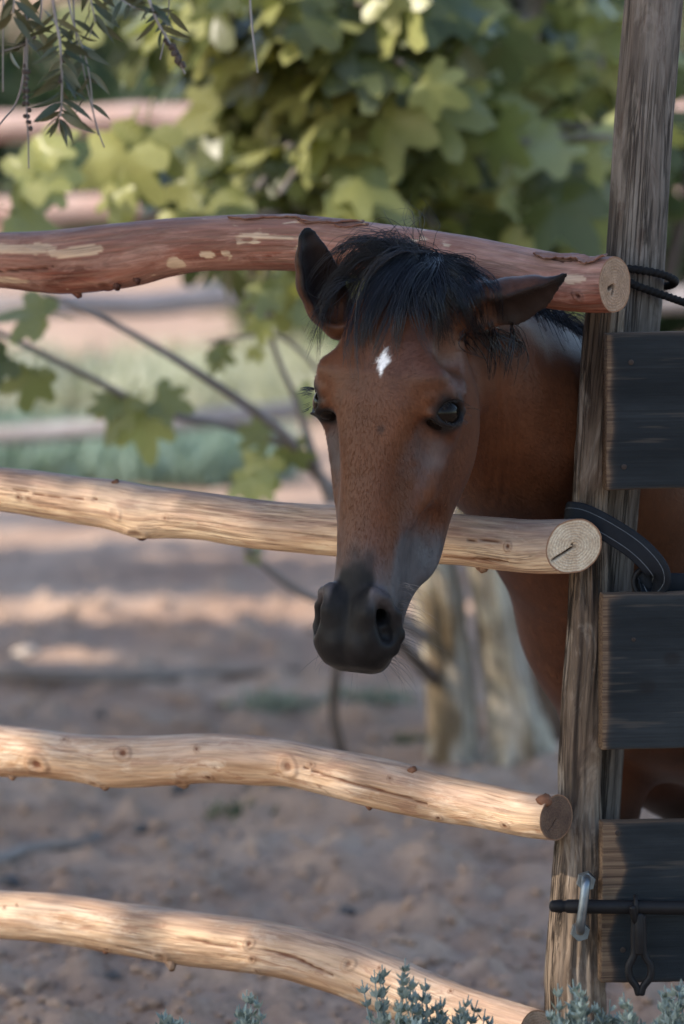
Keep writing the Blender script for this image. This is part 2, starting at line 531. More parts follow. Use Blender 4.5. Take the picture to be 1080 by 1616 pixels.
    for (x, y, r, h, kind) in stubs:
        s0, a0, rr, i = sa(x, y)
        nr = U[i] * math.cos(a0) + W[i] * math.sin(a0)
        base = path[i] + nr * rr
        dirn = nr + T[i] * (0.5 if kind != 2 else -0.1) * 0.8
        SV, sq, st, sg = stub_data(base, dirn, r / F_PX * 5, h / F_PX * 5, seed + int(x))
        mesh_obj('branch_stub', SV, [st, sq], mat, root, {'grain': sg + seed, 'knot': np.full(len(SV), 0.55 if kind == 0 else 0.93), 'upper': np.zeros(len(SV)), 'peel': np.zeros(len(SV))})
    for (x0, x1, a_c, a_w, lift) in flakes:
        s0 = sa(x0, ppx[sa(x0, 400)[3], 1])[3]; s1 = sa(x1, ppx[sa(x1, 400)[3], 1])[3]
        ii = np.linspace(s0, s1, 34).astype(int); m = 7
        tt = np.linspace(0, 1, 34)
        tp = []; bt = []
        for lay in (0, 1):
            for q_, (i, t) in enumerate(zip(ii, tt)):
                hw = a_w * (0.35 + 0.65 * math.sin(math.pi * min(max(t, 0.04), 0.96)) ** 0.6) * (1 + 0.35 * math.sin(t * 23 + seed) * math.sin(t * 51))
                for v in np.linspace(-1, 1, m):
                    an = a_c + hw * v + 0.10 * math.sin(t * 11)
                    nr = U[i] * math.cos(an) + W[i] * math.sin(an)
                    edge = (1 - v * v)
                    h = 0.0016 + lift * (abs(v) ** 2 * 0.6 * (v > 0) + 0.25 * math.sin(t * 9) ** 2 + 0.6 * (t > 0.86) * (t - 0.86) / 0.14)
                    p = path[i] + nr * (rad[i] * 1.008 + h - (0.0022 if lay else 0))
                    (bt if lay else tp).append(p)
        nv = 34 * m
        i, j = np.meshgrid(np.arange(33), np.arange(m - 1), indexing='ij')
        f = np.stack([i * m + j, (i + 1) * m + j, (i + 1) * m + j + 1, i * m + j + 1], -1).reshape(-1, 4)
        e = []
        for k in range(33):
            e += [[k * m, k * m + nv, (k + 1) * m + nv, (k + 1) * m], [k * m + m - 1, (k + 1) * m + m - 1, (k + 1) * m + m - 1 + nv, k * m + m - 1 + nv]]
        for k in range(m - 1):
            e += [[k, k + 1, k + 1 + nv, k + nv], [33 * m + k, 33 * m + k + nv, 33 * m + k + 1 + nv, 33 * m + k + 1]]
        FV = np.array(tp + bt)
        mesh_obj('bark_flake', FV, np.vstack([f, f[:, ::-1] + nv, e]), mat, root, {'grain': FV * [1, 1, 1] + 9, 'knot': np.full(len(FV), 0.25), 'upper': np.full(len(FV), 0.5), 'peel': np.zeros(len(FV))})
    return root, path, rad


rail1 = log_rail([(-420, 385, 462), (-200, 378, 455), (-90, 372, 452), (0, 367, 453), (60, 366, 459), (120, 360, 462), (200, 350, 454), (260, 345, 438), (320, 342, 429), (400, 339, 427), (480, 341, 427), (560, 349, 433), (650, 361, 446), (720, 371, 456), (800, 385, 470), (870, 397, 487), (930, 403, 494), (970, 404, 494)],
                 M_RED, M_CUT_TAN, (0.80, -0.60, 0.02), 'thick red-barked top rail of the log fence with ragged bark flakes', 11,
                 knots=[(148, 412, 11, 0.5, 0.0), (935, 465, 9, 1.6, 1.0), (175, 448, 16, 2.5, 0.3), (70, 450, 12, 1.2, 0.2), (60, 385, 8, 0.6, 0.1)],
                 cracks=[([(10, 430), (60, 425), (105, 418)], 2.0), ([(860, 400), (900, 409), (950, 407)], 3.0)],
                 stubs=[(120, 464, 7, 9, 0), (190, 448, 7, 10, 1), (222, 441, 5, 7, 1)],
                 end_cracks=[(1.9, 0.05, 0.45, 0.10), (2.6, 0.1, 0.4, 0.07)], peels=[(55, 392, 75, 12), (15, 440, 45, 7), (288, 415, 17, 13), (150, 395, 60, 9), (345, 400, 14, 5), (375, 398, 9, 6), (505, 390, 30, 8), (610, 383, 26, 12), (655, 395, 14, 18), (745, 415, 22, 6), (935, 438, 24, 9), (450, 372, 60, 6)], flakes=[(372, 575, 0.42, 0.17, 0.004), (845, 965, 0.5, 0.22, 0.005), (480, 585, 0.55, 0.12, 0.003)], up=0.10)
rail2 = log_rail([(-420, 705, 775), (-200, 722, 792), (-90, 730, 800), (0, 737, 808), (60, 742, 817), (120, 750, 826), (180, 757, 836), (225, 765, 848), (270, 771, 849), (320, 776, 852), (400, 787, 865), (470, 794, 872), (520, 797, 877), (600, 801, 884), (680, 807, 889), (740, 812, 893), (800, 816, 902), (850, 819, 907), (905, 818, 906)],
                 M_CREAM, M_CUT_PALE, (0.50, -0.866, 0.0), 'pale cream second rail whose round sawn end shows growth rings and a crack', 23,
                 knots=[(48, 781, 6, 0.6, 1.0), (62, 782, 4, 0.3, 1.0), (278, 814, 6, 0.4, 0.5), (826, 858, 9, 1.0, 0.9), (230, 838, 16, 2.0, 0.3), (200, 806, 12, 1.2, 0.1)],
                 cracks=[([(700, 875), (760, 880), (830, 884)], 2.0), ([(745, 848), (800, 852), (840, 855)], 1.6), ([(30, 768), (90, 778), (170, 786)], 1.5)],
                 stubs=[(184, 759, 5, 5, 1), (232, 847, 9, 5, 1), (766, 898, 9, 8, 0)],
                 end_cracks=[(2.1, 0.0, 0.86, 0.06), (0.6, 0.0, 0.12, 0.05)], up=0.08)
rail3 = log_rail([(-420, 1090, 1170), (-200, 1112, 1195), (-90, 1130, 1214), (0, 1144, 1227), (60, 1151, 1228), (120, 1158, 1234), (180, 1160, 1243), (250, 1160, 1241), (330, 1157, 1236), (400, 1161, 1240), (460, 1169, 1243), (520, 1181, 1257), (580, 1192, 1273), (650, 1207, 1289), (700, 1221, 1299), (760, 1235, 1308), (830, 1250, 1322), (878, 1253, 1328)],
                 M_TAN, M_CUT_DARK, (0.72, -0.69, 0.0), 'tan third rail with ring knots, its dark sawn end shading the gate post', 37,
                 knots=[(75, 1200, 19, 2.2, 0.75), (212, 1183, 14, 1.6, 0.8), (328, 1177, 6, 0.5, 1.0), (470, 1204, 17, 2.0, 0.6), (342, 1222, 9, 1.2, 0.8), (706, 1287, 7, 1.0, 0.9), (815, 1299, 8, 0.3, 1.0), (505, 1201, 6, 1.0, 0.6), (521, 1236, 4, 0.2, 1.0), (110, 1163, 7, 0.5, 0.7), (628, 1222, 5, 0.4, 0.9), (160, 1232, 13, 1.6, 0.4), (355, 1205, 4, 0.2, 0.6), (290, 1232, 14, 1.4, 0.3)],
                 cracks=[([(495, 1206), (560, 1226), (625, 1246), (690, 1262)], 3.2), ([(525, 1240), (540, 1258)], 1.5)],
                 stubs=[(27, 1225, 6, 5, 0), (172, 1240, 8, 6, 0), (288, 1239, 9, 7, 0), (655, 1211, 6, 6, 1), (594, 1274, 5, 4, 1), (868, 1257, 9, 8, 1)],
                 end_cracks=[(2.4, 0.05, 0.7, 0.03)], up=-0.05)
rail4 = log_rail([(-420, 1375, 1452), (-200, 1390, 1466), (-90, 1398, 1474), (0, 1405, 1482), (100, 1411, 1491), (200, 1425, 1508), (300, 1437, 1525), (400, 1450, 1538), (450, 1459, 1546), (500, 1469, 1560), (560, 1486, 1580), (620, 1509, 1605), (700, 1544, 1638), (760, 1566, 1656), (850, 1594, 1678)],
                 M_TAN, M_CUT_TAN, (0.70, -0.71, 0.1), 'lowest tan rail with a split along its middle, curving down behind the silvery bushes', 51,
                 knots=[(563, 1512, 12, 1.6, 0.5), (410, 1481, 10, 1.0, 0.8), (416, 1506, 7, 0.8, 0.7), (22, 1425, 4, 0.4, 1.0), (41, 1422, 3, 0.3, 1.0), (183, 1494, 7, 0.9, 0.7), (605, 1518, 4, 0.5, 0.9), (712, 1556, 5, 0.3, 1.0), (420, 1527, 6, 0.7, 0.7), (270, 1505, 16, 1.6, 0.4)],
                 cracks=[([(290, 1470), (360, 1482), (410, 1486)], 2.6), ([(418, 1486), (480, 1504), (545, 1530)], 3.2), ([(185, 1487), (240, 1494), (275, 1506)], 2.0)],
                 stubs=[(282, 1516, 8, 14, 0), (178, 1500, 5, 4, 1)], end_cracks=[(1.2, 0.05, 0.6, 0.03)], up=-0.12)


def upright(name, rows, d, mat, seed, label, cat, ridge, dtop=None, group=None, cap=True, nring=420, nseg=84):
    """rows: (py, left px, right px) from the top down to below the ground"""
    ctr = [[*P((l + r) / 2, y, d), (r - l) / 2 / F_PX * d] for y, l, r in rows]
    sp = spline(ctr, nring); path, rad = sp[:, :3], sp[:, 3]

    def disp(s, a, r):
        q = np.stack(np.broadcast_arrays(s * 2.2, np.cos(a) * 1.2, np.sin(a) * 1.2), -1)
        q2 = np.stack(np.broadcast_arrays(s * 5.0, np.cos(a) * 7.5, np.sin(a) * 7.5), -1)
        q3 = np.stack(np.broadcast_arrays(s * 22.0, np.cos(a) * 16, np.sin(a) * 16), -1)
        rd = fbm(q2, 3, seed + 3)
        return r * (0.06 * fbm(q, 2, seed) + ridge * (rd - 0.8 * np.abs(fbm(q2 * 0.8, 2, seed + 8))) + ridge * 0.3 * fbm(q3, 2, seed + 11))
    V, q, t, g = tube_data(path, rad, nseg, disp, True)
    nz = fbm(np.stack([g[:, 0] * 4, g[:, 1] * 60, g[:, 2] * 60], -1), 3, seed + 20)
    root = empty(name, [path[-1][0], path[-1][1], 0], label, cat, group)
    mesh_obj('trunk', V, [t, q], mat, root, {'grain': g + seed, 'knot': sstep(0.35, 0.6, nz) * 0.6, 'upper': np.clip(0.3 + nz, 0, 1), 'peel': np.zeros(len(V))})
    return root, path, rad


post, post_path, post_rad = upright('gate_post', [(484, 925, 987), (560, 917, 980), (620, 912, 972), (700, 907, 964), (800, 901, 957), (900, 898, 959), (1000, 893, 961), (1100, 885, 956), (1200, 880, 950), (1260, 879, 949), (1340, 872, 953), (1400, 867, 956), (1480, 861, 958), (1540, 856, 959), (1600, 858, 961), (1700, 852, 962), (1850, 850, 965), (1990, 850, 968)],
                                    5.03, M_POST, 61, 'rough brown gate post with deeply cracked grain, sunlit at its foot', 'post', 0.16)
pole, pole_path, pole_rad = upright('tall_pole', [(-160, 1001, 1094), (0, 987, 1079), (200, 970, 1063), (400, 957, 1051), (520, 949, 1042), (850, 918, 1004), (1240, 889, 981), (1500, 866, 960), (1990, 822, 920)],
                                    5.10, M_POLE, 67, 'tall grey weathered pole leaning behind the gate post', 'pole', 0.05)
left_post, _, _ = upright('fence_post', [(250, -390, -310), (800, -392, -308), (1400, -394, -306), (2000, -396, -304)], rail_d(-350) + 0.075, M_POST, 71,
                          'brown post carrying the far left ends of the four log rails', 'post', 0.08, nring=160, nseg=48)

# gate: three weathered boards on two ledges, slightly turned away to the right
G0 = np.array(P(955, 800, 4.957)); GA = math.radians(9)
GX = np.array([math.cos(GA), math.sin(GA), 0]); GY = np.array([-math.sin(GA), math.cos(GA), 0])


def board_mat():
    m, nd, ln, b = new_mat('weathered_board')
    g = attr(nd, 'grain', True)
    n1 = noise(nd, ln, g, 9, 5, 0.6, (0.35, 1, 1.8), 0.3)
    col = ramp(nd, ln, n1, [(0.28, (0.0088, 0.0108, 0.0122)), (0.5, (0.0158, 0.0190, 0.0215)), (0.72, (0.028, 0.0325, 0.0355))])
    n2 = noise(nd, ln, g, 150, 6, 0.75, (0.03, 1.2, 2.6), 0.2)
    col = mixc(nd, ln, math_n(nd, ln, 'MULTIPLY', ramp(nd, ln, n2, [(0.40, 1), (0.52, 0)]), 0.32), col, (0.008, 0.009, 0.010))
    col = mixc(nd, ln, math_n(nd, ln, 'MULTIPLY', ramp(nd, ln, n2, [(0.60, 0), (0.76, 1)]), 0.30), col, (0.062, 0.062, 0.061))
    n3 = noise(nd, ln, g, 16, 4, 0.6, (0.5, 1, 1.4))
    br = math_n(nd, ln, 'MULTIPLY', math_n(nd, ln, 'ADD', attr(nd, 'bare'), math_n(nd, ln, 'SUBTRACT', math_n(nd, ln, 'MULTIPLY', n3, 1.2), 0.6), True), attr(nd, 'bare'), True)
    raw = ramp(nd, ln, n2, [(0.38, (0.048, 0.030, 0.021)), (0.52, (0.105, 0.070, 0.046)), (0.68, (0.155, 0.110, 0.072))])
    col = mixc(nd, ln, br, col, raw)
    n4 = noise(nd, ln, g, 30, 2, 0.5, (0.3, 1, 4))
    col = mixc(nd, ln, math_n(nd, ln, 'MULTIPLY', ramp(nd, ln, n4, [(0.62, 0), (0.70, 1)]), 0.18), col, (0.12, 0.095, 0.072))
    col = mixc(nd, ln, attr(nd, 'knot'), col, (0.012, 0.011, 0.011))
    ln.new(col, b.inputs['Base Color']); set_rough(b, 0.85, 0.06)
    bump(nd, ln, b, n2, 0.6, 0.0016)
    return m


M_BOARD = board_mat()
M_IRON = plain('black_iron', (0.008, 0.0075, 0.008), 0.55, 0.15)
M_ZINC = plain('galvanised_steel', (0.13, 0.15, 0.165), 0.42, 0.5, 0.85)
M_NAIL = plain('rusty_nail', (0.020, 0.013, 0.010), 0.7)
gate = empty('plank_gate', (G0[0] + 0.4, G0[1] + 0.06, 0), 'dark grey weathered plank gate, three broad boards with gaps, barred to the post', 'gate')


def board(x0, x1, z0, z1, t, y0, seed, label, bare_left=0.008, top_wedge=0.0, tilt=0.0):
    """board in gate coordinates: x along the gate, y into the picture"""
    nx = 170; prof = []
    bv = 0.0022
    nz = 46
    zz = np.linspace(z0 + bv, z1 - bv, nz)
    for z in zz: prof.append((y0, z))                      # front, bottom to top
    prof += [(y0 + bv * 0.4, z1 - bv * 0.3), (y0 + bv, z1)]
    for y in np.linspace(y0 + bv * 2, y0 + t - bv, 5): prof.append((y, z1))
    prof += [(y0 + t, z1 - bv)]
    for z in np.linspace(z1 - bv * 2, z0 + bv, 10): prof.append((y0 + t, z))
    for y in np.linspace(y0 + t - bv, y0 + bv, 6): prof.append((y, z0))
    prof += [(y0 + bv * 0.4, z0 + bv * 0.3)]
    prof = np.array(prof); m = len(prof); c = prof.mean(0)
    xs = x0 + (x1 - x0) * np.concatenate([[0, 0, 0.0015], np.linspace(0.004, 0.32, nx - 40), np.linspace(0.34, 0.997, 36), [1, 1]])[:]
    L = len(xs)
    V = np.zeros((L, m, 3))
    V[:, :, 0] = xs[:, None]; V[:, :, 1] = prof[None, :, 0]; V[:, :, 2] = prof[None, :, 1]
    V[0, :, 1:] = c + (prof - c) * 0.02; V[-1, :, 1:] = c + (prof - c) * 0.02
    V[1, :, 1:] = c + (prof - c) * 0.985; V[1, :, 0] = xs[1]
    q = V.reshape(-1, 3)
    # worn wavy edges, cupping and shallow gouges
    ez = np.minimum(np.abs(q[:, 2] - z0), np.abs(q[:, 2] - z1))
    ee = np.exp(-ez / 0.004)
    q2 = q.copy()
    q2[:, 2] += (0.0012 * fbm(np.stack([q[:, 0] * 28, q[:, 1] * 20, q[:, 2] * 3], -1), 3, seed) + 0.0016 * np.sin(q[:, 0] * 9 + seed)) * (ee + 0.2)
    front = (q[:, 1] < y0 + 0.003)
    q2[:, 1] += front * (0.0004 * fbm(np.stack([q[:, 0] * 7, 0 * q[:, 1], q[:, 2] * 90], -1), 3, seed + 2))
    q2[:, 0] += np.exp(-np.abs(q[:, 0] - x0) / 0.002) * 0.0011 * fbm(np.stack([0 * q[:, 0], q[:, 1] * 40, q[:, 2] * 90], -1), 3, seed + 4)
    q2[:, 2] += (q[:, 0] - x0) * tilt
    nl = fbm(np.stack([q[:, 0] * 9, q[:, 1], q[:, 2] * 26], -1), 3, seed + 6)
    end = np.exp(-np.maximum(q[:, 0] - x0 - bare_left * (1 + 1.2 * nl), 0) / 0.005)
    nl2 = fbm(np.stack([q[:, 0] * 22, q[:, 1], q[:, 2] * 5], -1), 2, seed + 7)
    wd = top_wedge * sstep(0.05, 0.0, q[:, 0] - x0) * sstep(0.012, 0.004, z1 - q[:, 2] + (q[:, 0] - x0) * 0.12)
    bare = np.clip(np.maximum(np.maximum(end, np.exp(-ez / 0.0022) * 0.9), wd), 0, 1)
    bare = np.maximum(bare, (q[:, 1] > y0 + 0.003) * 0.9)
    Wd = G0 + q2[:, :1] * GX + q2[:, 1:2] * GY + q2[:, 2:] * np.array([0, 0, 1.0]) - np.array([0, 0, G0[2]])
    i, j = np.meshgrid(np.arange(L - 1), np.arange(m), indexing='ij')
    f = np.stack([i * m + j, (i + 1) * m + j, (i + 1) * m + (j + 1) % m, i * m + (j + 1) % m], -1).reshape(-1, 4)
    kn = np.zeros(len(q))
    for k in range(2):
        kx, kz = x0 + 0.055 + 0.03 * k, z0 + (z1 - z0) * (0.35 + 0.3 * ((seed * 7 + k * 3) % 5) / 5)
        kn = np.maximum(kn, front * 0.55 * sstep(0.011, 0.005, np.hypot((q[:, 0] - kx) * 0.8, q[:, 2] - kz)) * (seed == 83))
    for (cz, w) in {81: ((0.25, 0.0010), (0.64, 0.0007)), 83: (), 85: ()}.get(seed, ()):
        zc = z1 - (z1 - z0) * (cz - 0.02) + 0.0015 * np.sin(q[:, 0] * 25)
        kn = np.maximum(kn, front * 0.8 * sstep(w * 2, w * 0.5, np.abs(q[:, 2] - zc)) * sstep(-0.35, 0.25, fbm(np.stack([q[:, 0] * 16, 0 * q[:, 1], 0 * q[:, 2]], -1), 2, seed + 9)))
    return mesh_obj('board', Wd, f, M_BOARD, gate, {'grain': q + seed * 0.37, 'bare': bare, 'knot': kn}, smooth=True)


def gz(py, d=4.957):
    return P(955, py, d)[2]


def gx(px, py=800):
    """gate x of a photograph column (on the board face)"""
    r = P(px, py, 5.0) - _cc
    n = GY; t = ((G0 - _cc) @ n) / (r @ n)
    return float((_cc + r * t - G0) @ GX)


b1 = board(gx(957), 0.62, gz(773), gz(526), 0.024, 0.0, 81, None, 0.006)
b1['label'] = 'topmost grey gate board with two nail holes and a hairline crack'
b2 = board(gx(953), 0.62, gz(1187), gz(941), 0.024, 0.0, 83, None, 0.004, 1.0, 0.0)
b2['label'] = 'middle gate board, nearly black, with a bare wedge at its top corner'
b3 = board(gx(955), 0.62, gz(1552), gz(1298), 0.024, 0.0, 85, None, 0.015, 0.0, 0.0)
b3['label'] = 'lowest gate board, its left end rubbed to bare brown wood'
for xx in (0.17, 0.56):
    V, q = box_data(xx, xx + 0.05, 0.0245, 0.05, gz(1600), gz(500))
    V = G0 + V[:, :1] * GX + V[:, 1:2] * GY + (V[:, 2:] - G0[2]) * np.array([0, 0, 1.0])
    mesh_obj('ledge', V, q, M_BOARD, gate, {'grain': V, 'bare': np.full(8, 0.4), 'knot': np.zeros(8)}, smooth=False)


def disc_on_board(px, py, r, name='nail'):
    c = G0 + GX * gx(px, py) + np.array([0, 0, gz(py) - G0[2]]) - GY * 0.0008
    n = 12; a = np.arange(n) * 2 * math.pi / n
    rg = c + (GX[None] * np.cos(a)[:, None] + np.array([[0, 0, 1.0]]) * np.sin(a)[:, None]) * r
    V = np.vstack([rg, rg * 0.5 + c * 0.5 - GY * 0.0012, c + GY * 0.0004])
    f4 = np.stack([np.arange(n), (np.arange(n) + 1) % n, n + (np.arange(n) + 1) % n, n + np.arange(n)], -1)
    f3 = np.stack([n + np.arange(n), n + (np.arange(n) + 1) % n, np.full(n, 2 * n)], -1)
    return mesh_obj(name, V, [f3, f4], M_NAIL, gate)


for px, py in ((996, 572), (985, 737), (975, 1315), (983, 1500), (1000, 1010)):
    disc_on_board(px, py, 0.0034 if py != 1010 else 0.0026)

# hinge post out to the right carrying the gate
upright('hinge_post', [(330, 1772, 1860), (1000, 1770, 1862), (2000, 1768, 1864)], 5.12, M_POST, 77, 'brown hinge post at the far end of the plank gate', 'post', 0.08, nring=140, nseg=40)


def capsule(path, r, seg=18, ends=True):
    """rod with rounded ends"""
    path = np.asarray(path, float)
    d0 = path[0] - path[1]; d0 /= np.linalg.norm(d0); d1 = path[-1] - path[-2]; d1 /= np.linalg.norm(d1)
    rr = np.broadcast_to(np.asarray(r, float), (len(path),))
    pp = [path[0] + d0 * rr[0] * x for x in (0.55, 0.45, 0.25)] + list(path) + [path[-1] + d1 * rr[-1] * x for x in (0.25, 0.45, 0.55)]
    rv = [rr[0] * x for x in (0.25, 0.62, 0.9)] + list(rr) + [rr[-1] * x for x in (0.9, 0.62, 0.25)]
    return tube_data(pp, rv, seg, None, True)


# iron slide bolt through the staple
bolt = empty('slide_bolt', P(960, 1432, 4.93), 'black iron slide bolt lying across the lowest gate board and through the staple', 'bolt')
BD = 4.931
xs = [872, 886, 889, 893, 896, 930, 990, 1100, 1250]
rr = [17, 20, 16.5, 16.5, 20, 20.5, 20, 20, 20]
V, q, t, g = capsule([P(x, 1430 + (x - 870) * 0.012, BD + max(0, x - 930) * 1.2e-4) for x in xs], np.array(rr) / 2 / F_PX * 4.93 * 1.12, 20)
mesh_obj('bolt_rod', V, [t, q], M_IRON, bolt)
mb = MB()
hy = 4.938
for sgn in (-1, 1):
    pts = [(1008 + sgn * 6, 1446), (1008 + sgn * 7, 1480), (1009 + sgn * 8, 1506), (1010 + sgn * 17, 1524), (1010 + sgn * 16, 1542), (1010 + sgn * 6, 1556), (1010 + sgn * 2, 1568)]
    V, q, t, g = capsule(spline([P(x, y, hy) for x, y in pts], 30), 0.0046, 10)
    mb.add(V, t, q)
V, q, t, g = capsule([P(1008, 1444, hy - 0.0012), P(1009, 1503, hy - 0.0012)], 0.0062, 10); mb.add(V, t, q)
V, q, t, g = capsule([P(998, 1432, hy - 0.012), P(1000, 1446, hy - 0.006), P(1005, 1458, hy)], 0.0042, 10); mb.add(V, t, q)
mb.build('bolt_handle', M_IRON, bolt)
for x in (1003, 1140):
    a = np.linspace(-0.2, math.pi + 0.2, 16)
    c = P(x, 1431, BD + (x - 930) * 1.2e-4)
    V, q, t, g = tube_data([c + np.array([0, -0.0105 * math.sin(u), 0.0125 * math.cos(u)]) for u in a], 0.0028, 8, None, True)
    mesh_obj('bolt_guide', V, [t, q], M_IRON, bolt)
# galvanised staple with its nuts, bolted into the post
sp_ = spline([P(925, 1386, 4.975), P(925, 1389, 4.93), P(925, 1393, 4.913), P(923, 1410, 4.908), P(919, 1440, 4.907), P(916, 1462, 4.911), P(916, 1468, 4.93), P(916, 1469, 4.98)], 60)
V, q, t, g = capsule(sp_, 0.0056, 14)
st_o = mesh_obj('staple', V, [t, q], M_ZINC, post); st_o['label'] = 'galvanised steel staple on the gate post'
for (x, y) in ((925, 1390), (916, 1469)):
    a = np.arange(6) * math.pi / 3 + 0.3
    c = P(x, y, 4.972); ring = np.stack([0.0125 * np.cos(a), 0 * a, 0.0125 * np.sin(a)], -1)
    V = np.vstack([c + ring, c + ring * 0.92 - [0, 0.009, 0], c - [0, 0.009, 0]])
    f4 = [[k, (k + 1) % 6, 6 + (k + 1) % 6, 6 + k] for k in range(6)]; f3 = [[6 + k, 6 + (k + 1) % 6, 12] for k in range(6)]
    mesh_obj('nut', V, [np.array(f3), np.array(f4)], M_ZINC, st_o, smooth=False)


# black webbing strap round the post
def ribbon(path, wdir, width, th, n=90):
    sp = spline(np.hstack([path, wdir]), n); p = sp[:, :3]; w = sp[:, 3:]
    T = np.gradient(p, axis=0); T /= np.linalg.norm(T, axis=1)[:, None]
    w = w - T * (w * T).sum(1)[:, None]; w /= np.linalg.norm(w, axis=1)[:, None]
    N = np.cross(T, w)
    pr = [(-1, -0.6), (-0.9, -1), (-0.7, -1), (-0.62, -0.8), (0, -0.92), (0.62, -0.8), (0.7, -1), (0.9, -1), (1, -0.6), (1, 0.6), (0.9, 1), (0, 1), (-0.9, 1), (-1, 0.6)]
    m = len(pr)
    V = np.stack([p + w * (a * width / 2) + N * (b * th / 2) for a, b in pr], 1).reshape(-1, 3)
    i, j = np.meshgrid(np.arange(n - 1), np.arange(m), indexing='ij')
    f = np.stack([i * m + j, i * m + (j + 1) % m, (i + 1) * m + (j + 1) % m, (i + 1) * m + j], -1).reshape(-1, 4)
    return V, f, p, w, N


M_WEB = plain('black_webbing', (0.006, 0.0078, 0.011), 0.65, 0.12)
M_STITCH = plain('pale_stitching', (0.075, 0.085, 0.095), 0.8)
strap = empty('webbing_strap', P(960, 850, 4.99), 'black webbing strap with pale stitching looped round the gate post', 'strap')
up_ = np.array([0.15, 0, 1.0])
pth = np.array([P(905, 826, 5.09), P(893, 818, 5.04), P(897, 812, 5.003), P(920, 815, 4.992), P(955, 832, 4.985), (P(1000, 861, 4.988)), P(1030, 890, 4.984), P(1041, 912, 4.986), P(1030, 930, 5.0), P(1013, 926, 5.012), P(1006, 915, 5.015)])
wd = np.array([up_, up_, up_, up_, [0.25, 0, 1], [0.5, 0, 1], [0.9, -0.3, 0.8], [1.0, -0.8, 0.1], [0.5, -1.2, 0], [0, -1, 0.3], [0, -1, 0.3]])
V, f, p, w, N = ribbon(pth, wd, 0.031, 0.0032)
mesh_obj('band', V, f, M_WEB, strap)
mb = MB()
for o in (-0.25, 0.25):
    for sgn in (-1, 1):
        V, q, t, g = tube_data(p + w * (o * 0.031) + N * (0.0016 * sgn), 0.0005, 5); mb.add(V, None, q)
mb.build('stitching', M_STITCH, strap)
pth = np.array([P(1002, 918, 5.008), P(1030, 921, 5.006), P(1100, 922, 5.02), P(1250, 925, 5.05), P(1500, 930, 5.09)])
V, f, p, w, N = ribbon(pth, np.array([[0, 0, 1.0]] * 5), 0.026, 0.004, 40)
mesh_obj('band', V, f, M_WEB, strap)
a = np.linspace(0, 2 * math.pi, 28)
c = P(1018, 919, 4.999)
V, q, t, g = tube_data([c + np.array([0.014 * math.cos(u), 0.002 * math.sin(u), 0.0165 * math.sin(u)]) for u in a], 0.0028, 8)
mesh_obj('buckle', V, q, M_IRON, strap)

# dark rope tied behind the top rail
M_ROPE = plain('black_rope', (0.008, 0.0075, 0.0075), 0.8, 0.1)
rope = empty('tie_rope', P(1040, 450, 5.04), 'thin black twisted rope wrapped round the tall pole by the top rail end', 'rope')
tw = lambda s, a, r: r * 0.16 * np.sin(3 * a + s * 900)
for pts in ([(960, 428, 5.04), (985, 424, 5.052), (1015, 427, 5.052), (1045, 433, 5.058), (1063, 441, 5.075), (1065, 446, 5.10), (1056, 451, 5.125), (1030, 452, 5.15), (990, 450, 5.15), (950, 445, 5.12)],
            [(950, 440, 5.06), (985, 443, 5.050), (1010, 453, 5.050), (1045, 465, 5.060), (1080, 477, 5.08), (1140, 497, 5.13), (1250, 530, 5.22)]):
    V, q, t, g = tube_data(spline([P(*p_) for p_ in pts], 220), 0.0046, 14, tw, True)
    mesh_obj('strand', V, [t, q], M_ROPE, rope)
# ------------------------------------------------------------------ the foal: one continuous body grown from a distance field
HS = 0.925
HYAW, HPIT, HROL = math.radians(-25.0), math.radians(11.9), math.radians(2.8)
HT = np.array([0.0786, 4.86, 1.1313])


def _head_rot():
    c, s = math.cos, math.sin
    Rz = np.array([[c(HYAW), -s(HYAW), 0], [s(HYAW), c(HYAW), 0], [0, 0, 1]])
    Rx = np.array([[1, 0, 0], [0, c(HPIT), -s(HPIT)], [0, s(HPIT), c(HPIT)]])
    Ry = np.array([[c(HROL), 0, s(HROL)], [0, 1, 0], [-s(HROL), 0, c(HROL)]])
    return Ry @ Rz @ np.diag([1.0, -1.0, 1.0]) @ Rx


HR = _head_rot()


def to_local(p): return ((p - HT) @ HR) / HS      # R^T (p - t) / s
def to_world(l): return HS * (np.asarray(l, float) @ HR.T) + HT


def smin(a, b, k):
    h = np.maximum(k - np.abs(a - b), 0) / k
    return np.minimum(a, b) - h * h * k * 0.25


def smax(a, b, k): return -smin(-a, -b, k)


def d_cone(p, a, b, r1, r2):
    ba = b - a; l2 = ba @ ba
    pa = p - a
    t = np.clip(pa @ ba / l2, 0, 1)
    return np.linalg.norm(pa - t[..., None] * ba, axis=-1) - (r1 + (r2 - r1) * t)


def d_ell(p, c, r, M=None):
    q = p - c
    if M is not None: q = q @ M            # columns of M: the ellipsoid's axes
    r = np.asarray(r, float)
    k0 = np.linalg.norm(q / r, axis=-1); k1 = np.linalg.norm(q / (r * r), axis=-1) + 1e-9
    return k0 * (k0 - 1) / k1


def basis(x, y):
    x = np.asarray(x, float); x = x / np.linalg.norm(x)
    y = np.asarray(y, float); y = y - x * (x @ y); y /= np.linalg.norm(y)
    return np.stack([x, y, np.cross(x, y)], 1)


EYE = np.array([0.081, 0.026, -0.157])
EYE_O = np.array([0.86, 0.50, 0.06]); EYE_O /= np.linalg.norm(EYE_O)
EYE_T = np.array([0.42, -0.86, 0.22])


